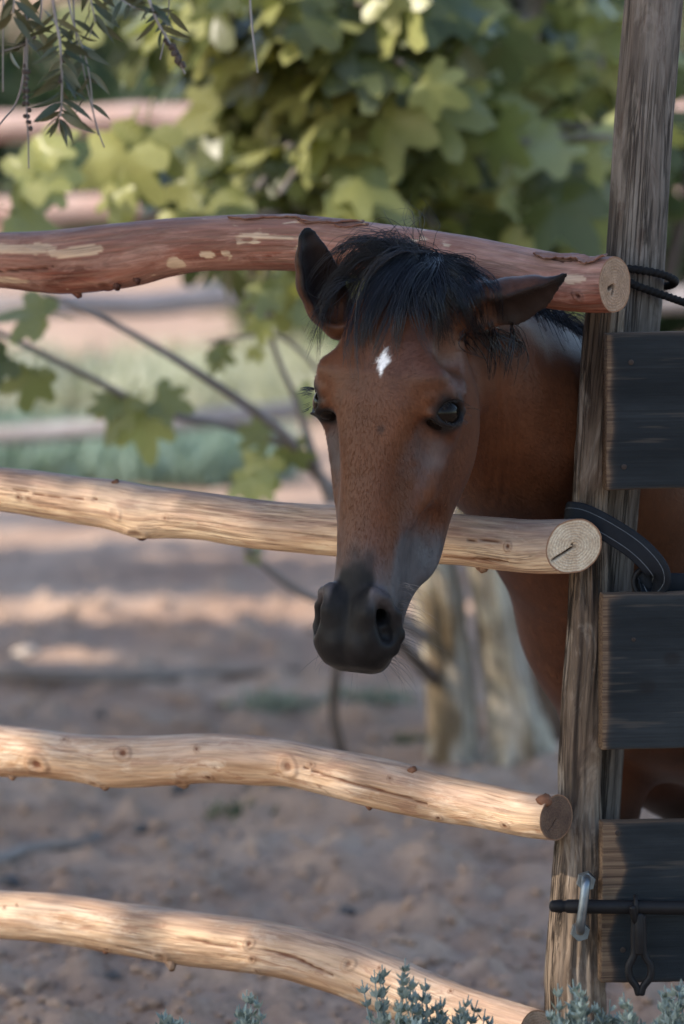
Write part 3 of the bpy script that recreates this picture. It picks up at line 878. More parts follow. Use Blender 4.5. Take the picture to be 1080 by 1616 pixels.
def head_sdf(q):
    """q in head coordinates (x across, y towards the face, z along the head, 0 at the poll)"""
    q = q.copy(); q[..., 2] = np.where(q[..., 2] < -0.26, -0.26 + (q[..., 2] + 0.26) * 1.05, q[..., 2])
    z = q[..., 2]
    zk = np.array([-0.500, -0.494, -0.482, -0.465, -0.44, -0.40, -0.35, -0.30, -0.25, -0.20, -0.16, -0.12, -0.08, -0.04, 0.0, 0.03, 0.05])
    yf = np.array([0.012, 0.029, 0.039, 0.046, 0.050, 0.050, 0.051, 0.055, 0.061, 0.069, 0.075, 0.078, 0.074, 0.060, 0.036, 0.004, -0.03])
    yb = np.array([-0.012, -0.024, -0.035, -0.044, -0.058, -0.080, -0.103, -0.121, -0.131, -0.142, -0.141, -0.130, -0.112, -0.104, -0.094, -0.078, -0.05])
    wd = np.array([0.022, 0.035, 0.0410, 0.0430, 0.0430, 0.0425, 0.0462, 0.0535, 0.0625, 0.073, 0.079, 0.079, 0.074, 0.066, 0.058, 0.046, 0.008])
    f = np.interp(z, zk, yf); b = np.interp(z, zk, yb); w = np.maximum(np.interp(z, zk, wd), 1e-3)
    yc = b + (f - b) * 0.62
    yy = q[..., 1] - yc
    hh = np.where(yy > 0, f - yc, yc - b)
    n = np.where(yy > 0, 2.7, np.interp(z, [-0.5, -0.42, -0.3], [2.5, 2.3, 2.0]))
    w = w * (1 - 0.17 * np.clip(yy / np.maximum(f - yc, 1e-3), 0, 1) * sstep(-0.19, -0.28, z) * sstep(-0.47, -0.42, z))
    e = (np.abs(q[..., 0] / w) ** n + np.abs(yy / np.maximum(hh, 1e-3)) ** n) ** (1 / n)
    d = (e - 1) * np.minimum(w, hh) * 0.9
    d = np.maximum(d, np.maximum(z - 0.05, -0.500 - z))
    m = q.copy(); m[..., 0] = np.abs(m[..., 0])          # mirrored features
    # cheek (masseter), flat jaw plate, cheek bone ridge, temple and brow
    d = smin(d, d_ell(m, np.array([0.047, -0.058, -0.178]), (0.031, 0.078, 0.088)), 0.035)
    d = smin(d, d_ell(m, np.array([0.027, -0.078, -0.275]), (0.024, 0.036, 0.100), basis((1, 0, 0.25), (0, 1, 0.35))), 0.03)
    d = smin(d, d_cone(m, np.array([0.074, 0.004, -0.165]), np.array([0.047, 0.004, -0.300]), 0.014, 0.007), 0.022)
    d = smin(d, d_cone(m, np.array([0.070, 0.045, -0.118]), np.array([0.080, 0.008, -0.118]), 0.017, 0.014), 0.03)
    d = smax(d, -d_ell(m, np.array([0.082, 0.018, -0.085]), (0.012, 0.022, 0.018)), 0.03)            # hollow above the eye
    d = smin(d, d_ell(m, EYE - EYE_O * 0.014, (0.031, 0.032, 0.029)), 0.016)
    d = smax(d, -d_ell(m, np.array([0.064, 0.036, -0.225]), (0.012, 0.02, 0.05)), 0.03)              # hollow before the eye
    d = smax(d, -d_ell(m, np.array([0.064, -0.025, -0.335]), (0.018, 0.03, 0.05)), 0.03)             # behind the mouth corner
    # eyelids: almond opening with raised rims
    EB = basis(EYE_O, EYE_T)
    lidz = EB[:, 2] * (1 if EB[2, 2] > 0 else -1)
    for sgn, rr, off in ((1, 0.0046, 0.0156), (-1, 0.0034, 0.0156)):
        pts = [EYE + EYE_O * h + EB[:, 1] * u * 0.0235 + lidz * sgn * off * (1 - u * u) for u, h in ((-1, 0.004), (-0.55, 0.0095), (0, 0.0140), (0.55, 0.0130), (1, 0.006))]
        for a, b_ in zip(pts[:-1], pts[1:]):
            d = smin(d, d_cone(m, a, b_, rr, rr), 0.006)
    pts = [EYE + EYE_O * h + EB[:, 1] * u * 0.025 + lidz * (0.0260 - 0.006 * u * u) for u, h in ((-1, 0.006), (0, 0.012), (1, 0.006))]
    for a, b_ in zip(pts[:-1], pts[1:]):
        d = smin(d, d_cone(m, a, b_, 0.005, 0.005), 0.010)
    d = smax(d, -d_ell(m, EYE + EYE_O * 0.020 - lidz * 0.0012 + EB[:, 1] * 0.0008, (0.022, 0.0192, 0.0138), EB), 0.004)
    # muzzle: nostril wings, lips, chin
    d = smin(d, d_cone(m, np.array([0.030, 0.034, -0.410]), np.array([0.039, 0.020, -0.450]), 0.013, 0.0185), 0.016)
    d = smin(d, d_ell(m, np.array([0.014, 0.022, -0.466]), (0.031, 0.028, 0.026)), 0.02)
    d = smin(d, d_ell(m, np.array([0.0, -0.016, -0.462]), (0.031, 0.026, 0.028)), 0.012)
    d = smin(d, d_ell(m, np.array([0.0, -0.034, -0.438]), (0.024, 0.020, 0.026)), 0.02)
    d = smin(d, d_ell(m, np.array([0.021, 0.044, -0.424]), (0.014, 0.014, 0.024)), 0.014)
    for a, b_, r1, r2 in (((0.034, 0.054, -0.401), (0.041, 0.047, -0.424), 0.0052, 0.0096), ((0.041, 0.047, -0.424), (0.046, 0.033, -0.449), 0.0096, 0.0118)):
        d = smax(d, -d_cone(m, np.array(a), np.array(b_), r1, r2), 0.006)
    d = smax(d, -d_cone(m, np.array([0.042, 0.040, -0.430]), np.array([0.022, 0.014, -0.415]), 0.011, 0.008), 0.006)
    # rim of the nostril
    rim = [(0.031, 0.050, -0.397), (0.043, 0.040, -0.402), (0.0535, 0.024, -0.420), (0.0565, 0.012, -0.445), (0.050, 0.011, -0.466), (0.040, 0.024, -0.469)]
    for a, b_ in zip(rim[:-1], rim[1:]):
        d = smin(d, d_cone(m, np.array(a), np.array(b_), 0.0048, 0.0048), 0.009)
    inn = [(0.030, 0.050, -0.398), (0.0285, 0.0515, -0.425), (0.032, 0.042, -0.455), (0.040, 0.028, -0.468)]
    for a, b_ in zip(inn[:-1], inn[1:]):
        d = smin(d, d_cone(m, np.array(a), np.array(b_), 0.0055, 0.0055), 0.010)
    # mouth line
    mo = [(0.0, 0.008, -0.496), (0.024, 0.002, -0.490), (0.039, -0.006, -0.468), (0.045, -0.012, -0.440), (0.046, -0.014, -0.418)]
    for a, b_ in zip(mo[:-1], mo[1:]):
        d = smax(d, -d_cone(m, np.array(a), np.array(b_), 0.0040, 0.0034), 0.005)
    d = smax(d, -d_cone(q, np.array([0, 0.059, -0.45]), np.array([0, 0.050, -0.492]), 0.003, 0.004), 0.010)
    return d * HS


def pt(px, py, d): return np.array(P(px, py, d))


def build_horse():
    s5 = lambda px, d=5.3: px / F_PX * d
    prims = []   # (kind, args, smoothing)
    c = lambda a, b, r1, r2, k=0.05: prims.append((d_cone, (a, b, r1, r2), k, np.minimum(a - r1, b - r2) if False else np.minimum(a, b) - max(r1, r2), np.maximum(a, b) + max(r1, r2)))

    def ell(ct, r, M, k=0.06):
        R = max(r); prims.append((d_ell, (ct, r, M), k, ct - R, ct + R))
    n0 = pt(722, 575, 4.985); n1 = pt(830, 682, 5.145); n2 = pt(935, 765, 5.275); n3 = pt(1012, 930, 5.375)
    c(n0, n1, 0.078, 0.113, 0.05); c(n1, n2, 0.113, 0.148, 0.05)
    c(pt(700, 470, 4.935), pt(800, 590, 5.115), 0.050, 0.064, 0.05)         # crest
    c(pt(800, 590, 5.115), pt(1000, 680, 5.36), 0.064, 0.09, 0.05)
    c(n2, n3, 0.140, 0.163, 0.06)
    hip = np.array(n3) + np.array([0.74, 0.56, 0.03])
    ax = hip - n3; ax /= np.linalg.norm(ax)
    B = basis(ax, (0, 0, 1))
    mid = np.array(n3) + ax * 0.40; mid[2] = P(1100, 925, 5.65)[2]
    ell(mid, (0.50, 0.285, 0.178), B, 0.10)
    c(n3 + [0.06, 0.05, -0.06], mid + [-0.05, 0, -0.10], 0.165, 0.17, 0.08)
    ell(hip + np.array([0, 0, 0.03]), (0.22, 0.21, 0.165), B, 0.10)
    side = np.array([-ax[1], ax[0], 0])
    g = 0.0
    # forelegs and hind legs: elbow, knee, fetlock, hoof
    def leg(pts, radii, k=0.04):
        for a, b_, r1, r2 in zip(pts[:-1], pts[1:], radii[:-1], radii[1:]): c(np.array(a), np.array(b_), r1, r2, k)
    kf = pt(930, 1452, 5.42); ff = pt(926, 1655, 5.42)
    leg([pt(975, 1110, 5.44), kf, ff + [0, 0, 0.02], ff + [0, 0.0, -0.02], [ff[0] - 0.01, ff[1] - 0.03, 0.03]], [0.068, 0.031, 0.021, 0.025, 0.026])
    leg([[ff[0] - 0.01, ff[1] - 0.03, 0.03], [ff[0] - 0.012, ff[1] - 0.05, 0.018]], [0.030, 0.034], 0.02)
    el = pt(1072, 1200, 5.60)
    kn = np.array([el[0] + 0.055, el[1] + 0.02, 0.36]); fe = np.array([kn[0] + 0.02, kn[1], 0.13])
    leg([el, kn, fe, [fe[0] - 0.02, fe[1] - 0.02, 0.035]], [0.092, 0.036, 0.022, 0.026]); leg([[fe[0] - 0.02, fe[1] - 0.02, 0.035], [fe[0] - 0.04, fe[1] - 0.03, 0.018]], [0.030, 0.034], 0.02)
    for sg, fwd in ((-1, 0.02), (1, -0.07)):
        h0 = hip + side * sg * 0.075 + [0, 0, -0.02]
        st = h0 + ax * (-0.06 + fwd) + [0, 0, -0.22]
        hk = h0 + ax * (0.10 + fwd); hk[2] = 0.40
        ft = h0 + ax * (0.05 + fwd); ft[2] = 0.11
        leg([h0, st, hk], [0.125, 0.088, 0.034], 0.06); leg([hk, ft, ft - ax * 0.03 - [0, 0, 0.075]], [0.032, 0.021, 0.027])
        leg([ft - ax * 0.03 - [0, 0, 0.075], ft - ax * 0.045 - [0, 0, 0.092]], [0.030, 0.034], 0.02)
    tl = hip + ax * 0.18 + [0, 0, 0.12]
    leg([tl, tl + ax * 0.07 + [0, 0, -0.06], tl + ax * 0.08 + [0, 0, -0.30]], [0.03, 0.026, 0.012], 0.03)

    lo = np.array([-0.16, 4.60, 0.0]); hi = np.array([1.95, 6.75, 1.20])
    ax_x = np.concatenate([np.arange(-0.13, 0.36, 0.0032), 0.36 + np.cumsum(np.concatenate([np.linspace(0.0035, 0.016, 20), np.full(95, 0.016)]))])
    ax_y = np.concatenate([np.arange(4.66, 5.10, 0.0034), 5.10 + np.cumsum(np.concatenate([np.linspace(0.0038, 0.016, 24), np.full(88, 0.016)]))])
    ax_z = np.concatenate([np.linspace(-0.03, 0.55, 50)[:-1], np.arange(0.55, 1.26, 0.0034)])
    D = np.full((len(ax_x), len(ax_y), len(ax_z)), 0.3, np.float32)

    def window(a, b):
        i = [max(np.searchsorted(axv, a[k]) - 1, 0) for k, axv in enumerate((ax_x, ax_y, ax_z))]
        j = [min(np.searchsorted(axv, b[k]) + 1, len(axv)) for k, axv in enumerate((ax_x, ax_y, ax_z))]
        if any(jj - ii < 1 for ii, jj in zip(i, j)): return None
        sl = tuple(slice(ii, jj) for ii, jj in zip(i, j))
        g_ = np.stack(np.meshgrid(ax_x[sl[0]], ax_y[sl[1]], ax_z[sl[2]], indexing='ij'), -1)
        return sl, g_
    for fn, args, k, a, b in prims:
        w = window(a - k - 0.03, b + k + 0.03)
        if w is None: continue
        D[w[0]] = smin(D[w[0]], fn(w[1], *args).astype(np.float32), k)
    # folds of the throat and neck muscle
    w = window(pt(700, 830, 4.9) - 0.05, pt(900, 500, 5.35) + 0.05)
    # head
    cr = to_world(np.array([[x, y, z] for x in (-0.12, 0.12) for y in (-0.15, 0.11) for z in (-0.53, 0.07)]))
    sl, g_ = window(cr.min(0), cr.max(0))
    dh = head_sdf(to_local(g_)).astype(np.float32)
    inside = np.all((np.abs(to_local(g_) - [0, -0.02, -0.235]) < [0.13, 0.14, 0.31]), -1)
    dh = np.where(inside, dh, 0.3)
    D[sl] = smin(D[sl], dh, 0.022)
    # ears: hollow shells, (path px, py, depth, half width), opening direction
    def ear(path, op, hollow):
        nonlocal D
        pts = [pt(*p_[:3]) for p_ in path]; rr = [p_[3] for p_ in path]
        a = np.min([p_ - r for p_, r in zip(pts, rr)], 0) - 0.02; b = np.max([p_ + r for p_, r in zip(pts, rr)], 0) + 0.02
        sl, g_ = window(a, b)
        op = np.asarray(op, float); op /= np.linalg.norm(op)
        o = np.full(g_.shape[:3], 0.3)
        for p0, p1, r0, r1 in zip(pts[:-1], pts[1:], rr[:-1], rr[1:]): o = smin(o, d_cone(g_, p0, p1, r0, r1), 0.004)
        i = np.full(g_.shape[:3], 0.3)
        for p0, p1, r0, r1 in zip(pts[hollow:-1], pts[hollow + 1:], rr[hollow:-1], rr[hollow + 1:]):
            i = smin(i, d_cone(g_, p0 + op * r0 * 0.62, p1 + op * r1 * 0.62, r0 * 0.88, r1 * 0.86), 0.004)
        o = smax(o, -i, 0.008)
        D[sl] = smin(D[sl], o.astype(np.float32), 0.012)
    ear([(537, 508, 4.885, 0.022), (520, 480, 4.88, 0.0275), (506, 445, 4.875, 0.0285), (496, 410, 4.87, 0.0225), (489, 378, 4.868, 0.0135), (486, 354, 4.866, 0.0045)], (0.45, -0.9, 0.1), 1)
    ear([(735, 490, 4.865, 0.028), (772, 486, 4.86, 0.0305), (808, 481, 4.852, 0.0325), (842, 468, 4.848, 0.0255), (868, 456, 4.844, 0.0140), (886, 445, 4.838, 0.0088), (891, 438, 4.836, 0.0072)], (0.28, -0.62, -0.72), 1)

    # naive surface nets on the warped grid
    S = D < 0
    nx, ny, nz = D.shape
    cs = np.zeros((nx - 1, ny - 1, nz - 1), np.int8)
    for a in (0, 1):
        for b in (0, 1):
            for e in (0, 1): cs += S[a:nx - 1 + a, b:ny - 1 + b, e:nz - 1 + e]
    act = (cs > 0) & (cs < 8)
    ii = np.argwhere(act); N = len(ii)
    vid = np.full(act.shape, -1, np.int32); vid[act] = np.arange(N)
    acc = np.zeros((N, 3)); cnt = np.zeros(N)
    axes = (ax_x, ax_y, ax_z)

    def corner(o): return D[ii[:, 0] + o[0], ii[:, 1] + o[1], ii[:, 2] + o[2]].astype(float)
    for axis in range(3):
        for u in (0, 1):
            for v in (0, 1):
                o0 = [0, 0, 0]; o1 = [0, 0, 0]
                oth = [k for k in range(3) if k != axis]
                o0[oth[0]] = o1[oth[0]] = u; o0[oth[1]] = o1[oth[1]] = v; o1[axis] = 1
                d0, d1 = corner(o0), corner(o1)
                m = (d0 < 0) != (d1 < 0)
                t = np.where(m, d0 / np.where(m, d0 - d1, 1), 0)
                p = np.zeros((N, 3))
                for k in range(3):
                    A = axes[k]
                    p[:, k] = A[ii[:, k] + o0[k]]
                p[:, axis] += t * (axes[axis][ii[:, axis] + 1] - axes[axis][ii[:, axis]])
                acc[m] += p[m]; cnt[m] += 1
    V = acc / cnt[:, None]
    quads = []
    for axis in range(3):
        oth = [k for k in range(3) if k != axis]
        sl0 = [slice(None)] * 3; sl1 = [slice(None)] * 3
        sl0[axis] = slice(0, -1); sl1[axis] = slice(1, None)
        s0, s1 = S[tuple(sl0)], S[tuple(sl1)]
        ch = np.argwhere(s0 != s1)
        ch = ch[(ch[:, oth[0]] > 0) & (ch[:, oth[1]] > 0) & (ch[:, oth[0]] < D.shape[oth[0]] - 1) & (ch[:, oth[1]] < D.shape[oth[1]] - 1)]
        fl = s0[ch[:, 0], ch[:, 1], ch[:, 2]]
        q = []
        for a, b in ((-1, -1), (0, -1), (0, 0), (-1, 0)):
            c_ = ch.copy(); c_[:, oth[0]] += a; c_[:, oth[1]] += b
            q.append(vid[c_[:, 0], c_[:, 1], c_[:, 2]])
        q = np.stack(q, -1)
        flip = fl if axis != 1 else ~fl
        q = np.where(flip[:, None], q, q[:, ::-1])
        quads.append(q)
    Q = np.concatenate(quads); Q = Q[(Q >= 0).all(1)]
    # one light smoothing pass
    for lam in (0.5, 0.45):
        su = np.zeros_like(V); cn = np.zeros(len(V))
        for a, b in ((0, 1), (1, 2), (2, 3), (3, 0)):
            np.add.at(su, Q[:, a], V[Q[:, b]]); np.add.at(su, Q[:, b], V[Q[:, a]])
            np.add.at(cn, Q[:, a], 1); np.add.at(cn, Q[:, b], 1)
        V = V + lam * (su / np.maximum(cn, 1)[:, None] - V)
    return V, Q


HV, HQ = build_horse()
# skin folds where the throat meets the neck
_fx, _fy = 540 + F_PX * ((HV - _cc) @ _cr) / ((HV - _cc) @ _cf), 808 - F_PX * ((HV - _cc) @ _cu) / ((HV - _cc) @ _cf)
for pl, dep, wd_ in (([(778, 560), (786, 640), (784, 720), (772, 800)], 0.0030, 7.0), ([(796, 590), (804, 660), (800, 740), (788, 806)], 0.0022, 5.0), ([(812, 640), (814, 700), (808, 770)], 0.0016, 5.0), ([(772, 620), (774, 690), (766, 770)], 0.0022, 4.0)):
    dm = np.full(len(HV), 99.0); tm = np.zeros(len(HV)); L_ = len(pl) - 1
    for k_, ((x0, y0), (x1, y1)) in enumerate(zip(pl[:-1], pl[1:])):
        t_ = np.clip(((_fx - x0) * (x1 - x0) + (_fy - y0) * (y1 - y0)) / ((x1 - x0) ** 2 + (y1 - y0) ** 2), 0, 1)
        dd_ = np.hypot(_fx - x0 - t_ * (x1 - x0), _fy - y0 - t_ * (y1 - y0))
        tm = np.where(dd_ < dm, (k_ + t_) / L_, tm); dm = np.minimum(dm, dd_)
    near_ = (HV[:, 1] < 5.16) & (HV[:, 0] > 0.10)
    HV[:, 1] += near_ * dep * np.exp(-(dm / wd_) ** 2) * np.sin(math.pi * np.clip(tm, 0, 1)) ** 0.5
hl = to_local(HV)


def horse_fields(W, L):
    """markings by place on the body: dark points, thin grey skin, white star, coat tone"""
    n1 = fbm(W * 60, 3, 5); n2 = fbm(W * 22, 3, 9)
    onhead = (np.abs(L[:, 0]) < 0.13) & (L[:, 1] > -0.15) & (L[:, 2] > -0.54) & (L[:, 2] < 0.06)
    x, y, z = L[:, 0], L[:, 1], L[:, 2]
    ax_ = np.abs(x)
    # black muzzle running up the nose in a blunt tongue
    edge = -0.402 + 0.052 * sstep(0.030, 0.018, np.abs(x - 0.002)) * sstep(0.0, 0.03, y) - 0.015 * sstep(0.0, -0.03, y)
    dark = sstep(0.024, -0.024, z - edge + 0.016 * n1 + 0.006 * n2)
    ey = np.linalg.norm((np.stack([ax_, y, z], -1) - EYE) / [1, 1, 1.0], axis=1)
    dark = np.maximum(dark, 0.97 * sstep(0.036, 0.023, ey + 0.006 * n1))
    # grey thin-haired skin: below the eye, and on the side of the muzzle
    g = 0.55 * sstep(0.055, 0.010, np.linalg.norm((np.stack([ax_, y, z], -1) - [0.068, 0.026, -0.215]) / [0.7, 0.9, 1.15], axis=1) + 0.022 * n1 + 0.012 * n2)
    side = sstep(-0.275, -0.325, z + 0.012 * n1 + 0.25 * np.maximum(y - 0.012, 0)) * sstep(0.038, 0.015, y + 0.006 * n1)
    g = np.maximum(g, 0.95 * side)
    g = np.maximum(g, 0.8 * sstep(-0.295, -0.40, z + 0.014 * n1 + 0.008 * n2))
    st = np.abs(x - 0.0125) / 0.0108 + np.abs(z + 0.106) / 0.0195 + 0.55 * fbm(L * [260, 100, 60], 3, 3)
    star = sstep(1.05, 0.6, st) * (y > 0.02)
    dot = 0.6 * sstep(0.008, 0.003, np.hypot(x - 0.018, z + 0.190)) * (y > 0.03)
    dark = np.where(onhead, np.maximum(dark, dot), 0); g = np.where(onhead, g, 0); star = np.where(onhead, star, 0)
    legs = sstep(0.47, 0.36, W[:, 2] + 0.03 * n2)
    dark = np.maximum(dark, legs * 0.9)
    return dark, g, star


hd, hg, hst = horse_fields(HV, hl)
# ears: dark insides and tips
px_, py_ = proj(HV[:, :]) if False else (540 + F_PX * ((HV - _cc) @ _cr) / ((HV - _cc) @ _cf), 808 - F_PX * ((HV - _cc) @ _cu) / ((HV - _cc) @ _cf))
ne = fbm(HV * 90, 3, 12)
tipR = np.array(P(486, 354, 4.866)); baseR = np.array(P(525, 492, 4.88))
tipL = np.array(P(893, 437, 4.836)); baseL = np.array(P(745, 488, 4.862))
_tri = np.vstack([HQ[:, [0, 1, 2]], HQ[:, [0, 2, 3]]])
_fn = np.cross(HV[_tri[:, 1]] - HV[_tri[:, 0]], HV[_tri[:, 2]] - HV[_tri[:, 0]])
_vn = np.zeros_like(HV)
for k_ in range(3): np.add.at(_vn, _tri[:, k_], _fn)
_vn /= np.linalg.norm(_vn, axis=1)[:, None] + 1e-12
_nose = np.argmin(hl[:, 2] + 10 * (np.abs(hl[:, 0]) > 0.1) + 10 * (hl[:, 2] < -0.6))
if _vn[_nose] @ (to_world(np.array([0, 0, -1.0])) - to_world(np.zeros(3))) < 0: _vn = -_vn
for tip, base_, r, op_ in ((tipR, baseR, 0.036, (0.45, -0.9, 0.1)), (tipL, baseL, 0.046, (0.28, -0.62, -0.72))):
    ax_e = tip - base_; le = np.linalg.norm(ax_e); ax_e = ax_e / le
    t = (HV - base_) @ ax_e / le
    rad_ = np.linalg.norm(HV - base_ - np.outer(t * le, ax_e), axis=1)
    hd = np.maximum(hd, (rad_ < r) * sstep(0.08, 0.25, t) * (t < 1.1) * 0.88 * sstep(0.0, 0.45, _vn @ (np.array(op_) / np.linalg.norm(op_))))
    hd = np.maximum(hd, (rad_ < r) * (t > 0.1) * np.maximum(sstep(0.62, 0.92, t + 0.05 * ne), 0.30 + 0.2 * ne))

horse_me_o = None


def coat_mat():
    m, nd, ln, b = new_mat('bay_coat')
    tc = nd.new('ShaderNodeTexCoord').outputs['Object']
    n1 = noise(nd, ln, tc, 9, 4, 0.6)
    n2 = noise(nd, ln, tc, 260, 3, 0.65, (1.0, 1.0, 0.28), 0.8)
    n3 = noise(nd, ln, tc, 45, 4, 0.6, (1, 1, 0.6))
    col = ramp(nd, ln, n1, [(0.30, (0.043, 0.0138, 0.0056)), (0.55, (0.067, 0.0230, 0.0092)), (0.75, (0.090, 0.0335, 0.0140))])
    col = mixc(nd, ln, 0.2, col, ramp(nd, ln, n2, [(0.3, 0.28), (0.7, 0.72)]), 'OVERLAY')
    col = mixc(nd, ln, 0.3, col, ramp(nd, ln, n3, [(0.3, 0.3), (0.7, 0.7)]), 'OVERLAY')
    grey = ramp(nd, ln, n3, [(0.3, (0.030, 0.033, 0.039)), (0.7, (0.062, 0.066, 0.074))])
    col = mixc(nd, ln, attr(nd, 'grey'), col, grey)
    blk = ramp(nd, ln, n3, [(0.3, (0.0042, 0.0041, 0.0044)), (0.7, (0.0100, 0.0097, 0.0103))])
    col = mixc(nd, ln, attr(nd, 'dark'), col, blk)
    col = mixc(nd, ln, attr(nd, 'star'), col, (0.72, 0.71, 0.69))
    ln.new(col, b.inputs['Base Color'])
    b.inputs['Roughness'].default_value = 0.46; b.inputs['Specular IOR Level'].default_value = 0.26
    ln.new(math_n(nd, ln, 'SUBTRACT', 0.20, math_n(nd, ln, 'MULTIPLY', attr(nd, 'dark'), 0.12)), b.inputs['Specular IOR Level'])
    b.inputs['Sheen Weight'].default_value = 0.03; b.inputs['Sheen Roughness'].default_value = 0.4
    bump(nd, ln, b, math_n(nd, ln, 'ADD', n2, n3), 0.22, 0.002)
    return m


M_COAT = coat_mat()
horse = empty('foal', [0.35, 5.5, 0], 'brown bay foal with black mane and small white star, head through the log fence', 'horse')
body = mesh_obj('body', HV, HQ, M_COAT, horse, {'dark': hd, 'grey': hg, 'star': hst})
# make sure the skin faces outwards
import bmesh
bm_ = bmesh.new(); bm_.from_mesh(body.data); bmesh.ops.recalc_face_normals(bm_, faces=bm_.faces[:]); bm_.to_mesh(body.data); bm_.free()
HBVH = BVHTree.FromPolygons([Vector(v) for v in HV], [tuple(int(i) for i in f) for f in HQ])

M_EYE, nd_, ln_, b_ = new_mat('eye_ball')
b_.inputs['Base Color'].default_value = (0.004, 0.0028, 0.0022, 1); b_.inputs['Roughness'].default_value = 0.04; b_.inputs['Specular IOR Level'].default_value = 0.10


def sphere_data(c, r, nu=28, nv=18):
    u = np.arange(nu) * 2 * math.pi / nu; v = np.linspace(0.001, math.pi - 0.001, nv)
    V = c + r * np.stack([np.sin(v)[:, None] * np.cos(u), np.sin(v)[:, None] * np.sin(u), np.cos(v)[:, None] + 0 * u], -1)
    i, j = np.meshgrid(np.arange(nv - 1), np.arange(nu), indexing='ij')
    q = np.stack([i * nu + j, (i + 1) * nu + j, (i + 1) * nu + (j + 1) % nu, i * nu + (j + 1) % nu], -1).reshape(-1, 4)
    return V.reshape(-1, 3), q


for s in (1, -1):
    e = EYE - EYE_O * 0.0060; e = e * [s, 1, 1]
    V, q = sphere_data(to_world(e), 0.0230 * HS)
    mesh_obj('eye', V, q, M_EYE, horse)
# ------------------------------------------------------------------ forelock, mane, lashes, whiskers, short coat
def hair_mat(name, c, rough=0.42, spec=0.5):
    m, nd, ln, b = new_mat(name)
    t = attr(nd, 'tone')
    ln.new(ramp(nd, ln, t, [(0.0, tuple(x * 0.6 for x in c)), (1.0, tuple(x * 1.9 for x in c))]), b.inputs['Base Color'])
    set_rough(b, rough, spec)
    return m


M_HAIR = hair_mat('black_mane_hair', (0.0028, 0.0034, 0.0062), 0.34, 0.34)
M_LASH = hair_mat('lash_hair', (0.006, 0.006, 0.006))
M_WHISK = hair_mat('pale_whisker', (0.10, 0.085, 0.075))


def ray_depth(px, py):
    r = _cr * ((px - 540) / F_PX) + _cf + _cu * ((808 - py) / F_PX)
    h = HBVH.ray_cast(Vector(_cc), Vector(r / np.linalg.norm(r)))
    if h[0] is None: return None
    return h[0][1]


def strands_mesh(paths, r0, name, mat, parent, tones, tip=0.25, kind=None):
    """three-sided tapering hairs, all of one length in points"""
    p = np.asarray(paths)                       # (N, n, 3)
    N, n, _ = p.shape
    T = np.gradient(p, axis=1); T /= np.linalg.norm(T, axis=2)[..., None] + 1e-12
    ref = np.tile(np.array([0.3, -1, 0.15]), (N, n, 1))
    U = np.cross(T, ref); U /= np.linalg.norm(U, axis=2)[..., None] + 1e-9
    W = np.cross(T, U)
    r = np.asarray(r0)[:, None] * np.interp(np.linspace(0, 1, n), [0, 0.15, 0.6, 1], [0.8, 1, 0.85, tip])[None]
    a = np.arange(3) * 2 * math.pi / 3
    V = p[:, :, None] + r[..., None, None] * (U[:, :, None] * np.cos(a)[:, None] + W[:, :, None] * np.sin(a)[:, None])
    base = (np.arange(N) * n * 3)[:, None, None]
    i = np.arange(n - 1)[None, :, None] * 3; j = np.arange(3)[None, None]; jn = (j + 1) % 3
    q = np.stack([base + i + j, base + i + jn, base + i + 3 + jn, base + i + 3 + j], -1).reshape(-1, 4)
    tone = np.repeat(tones, n * 3)
    return mesh_obj(name, V.reshape(-1, 3), q, mat, parent, {'tone': tone}, kind=kind)


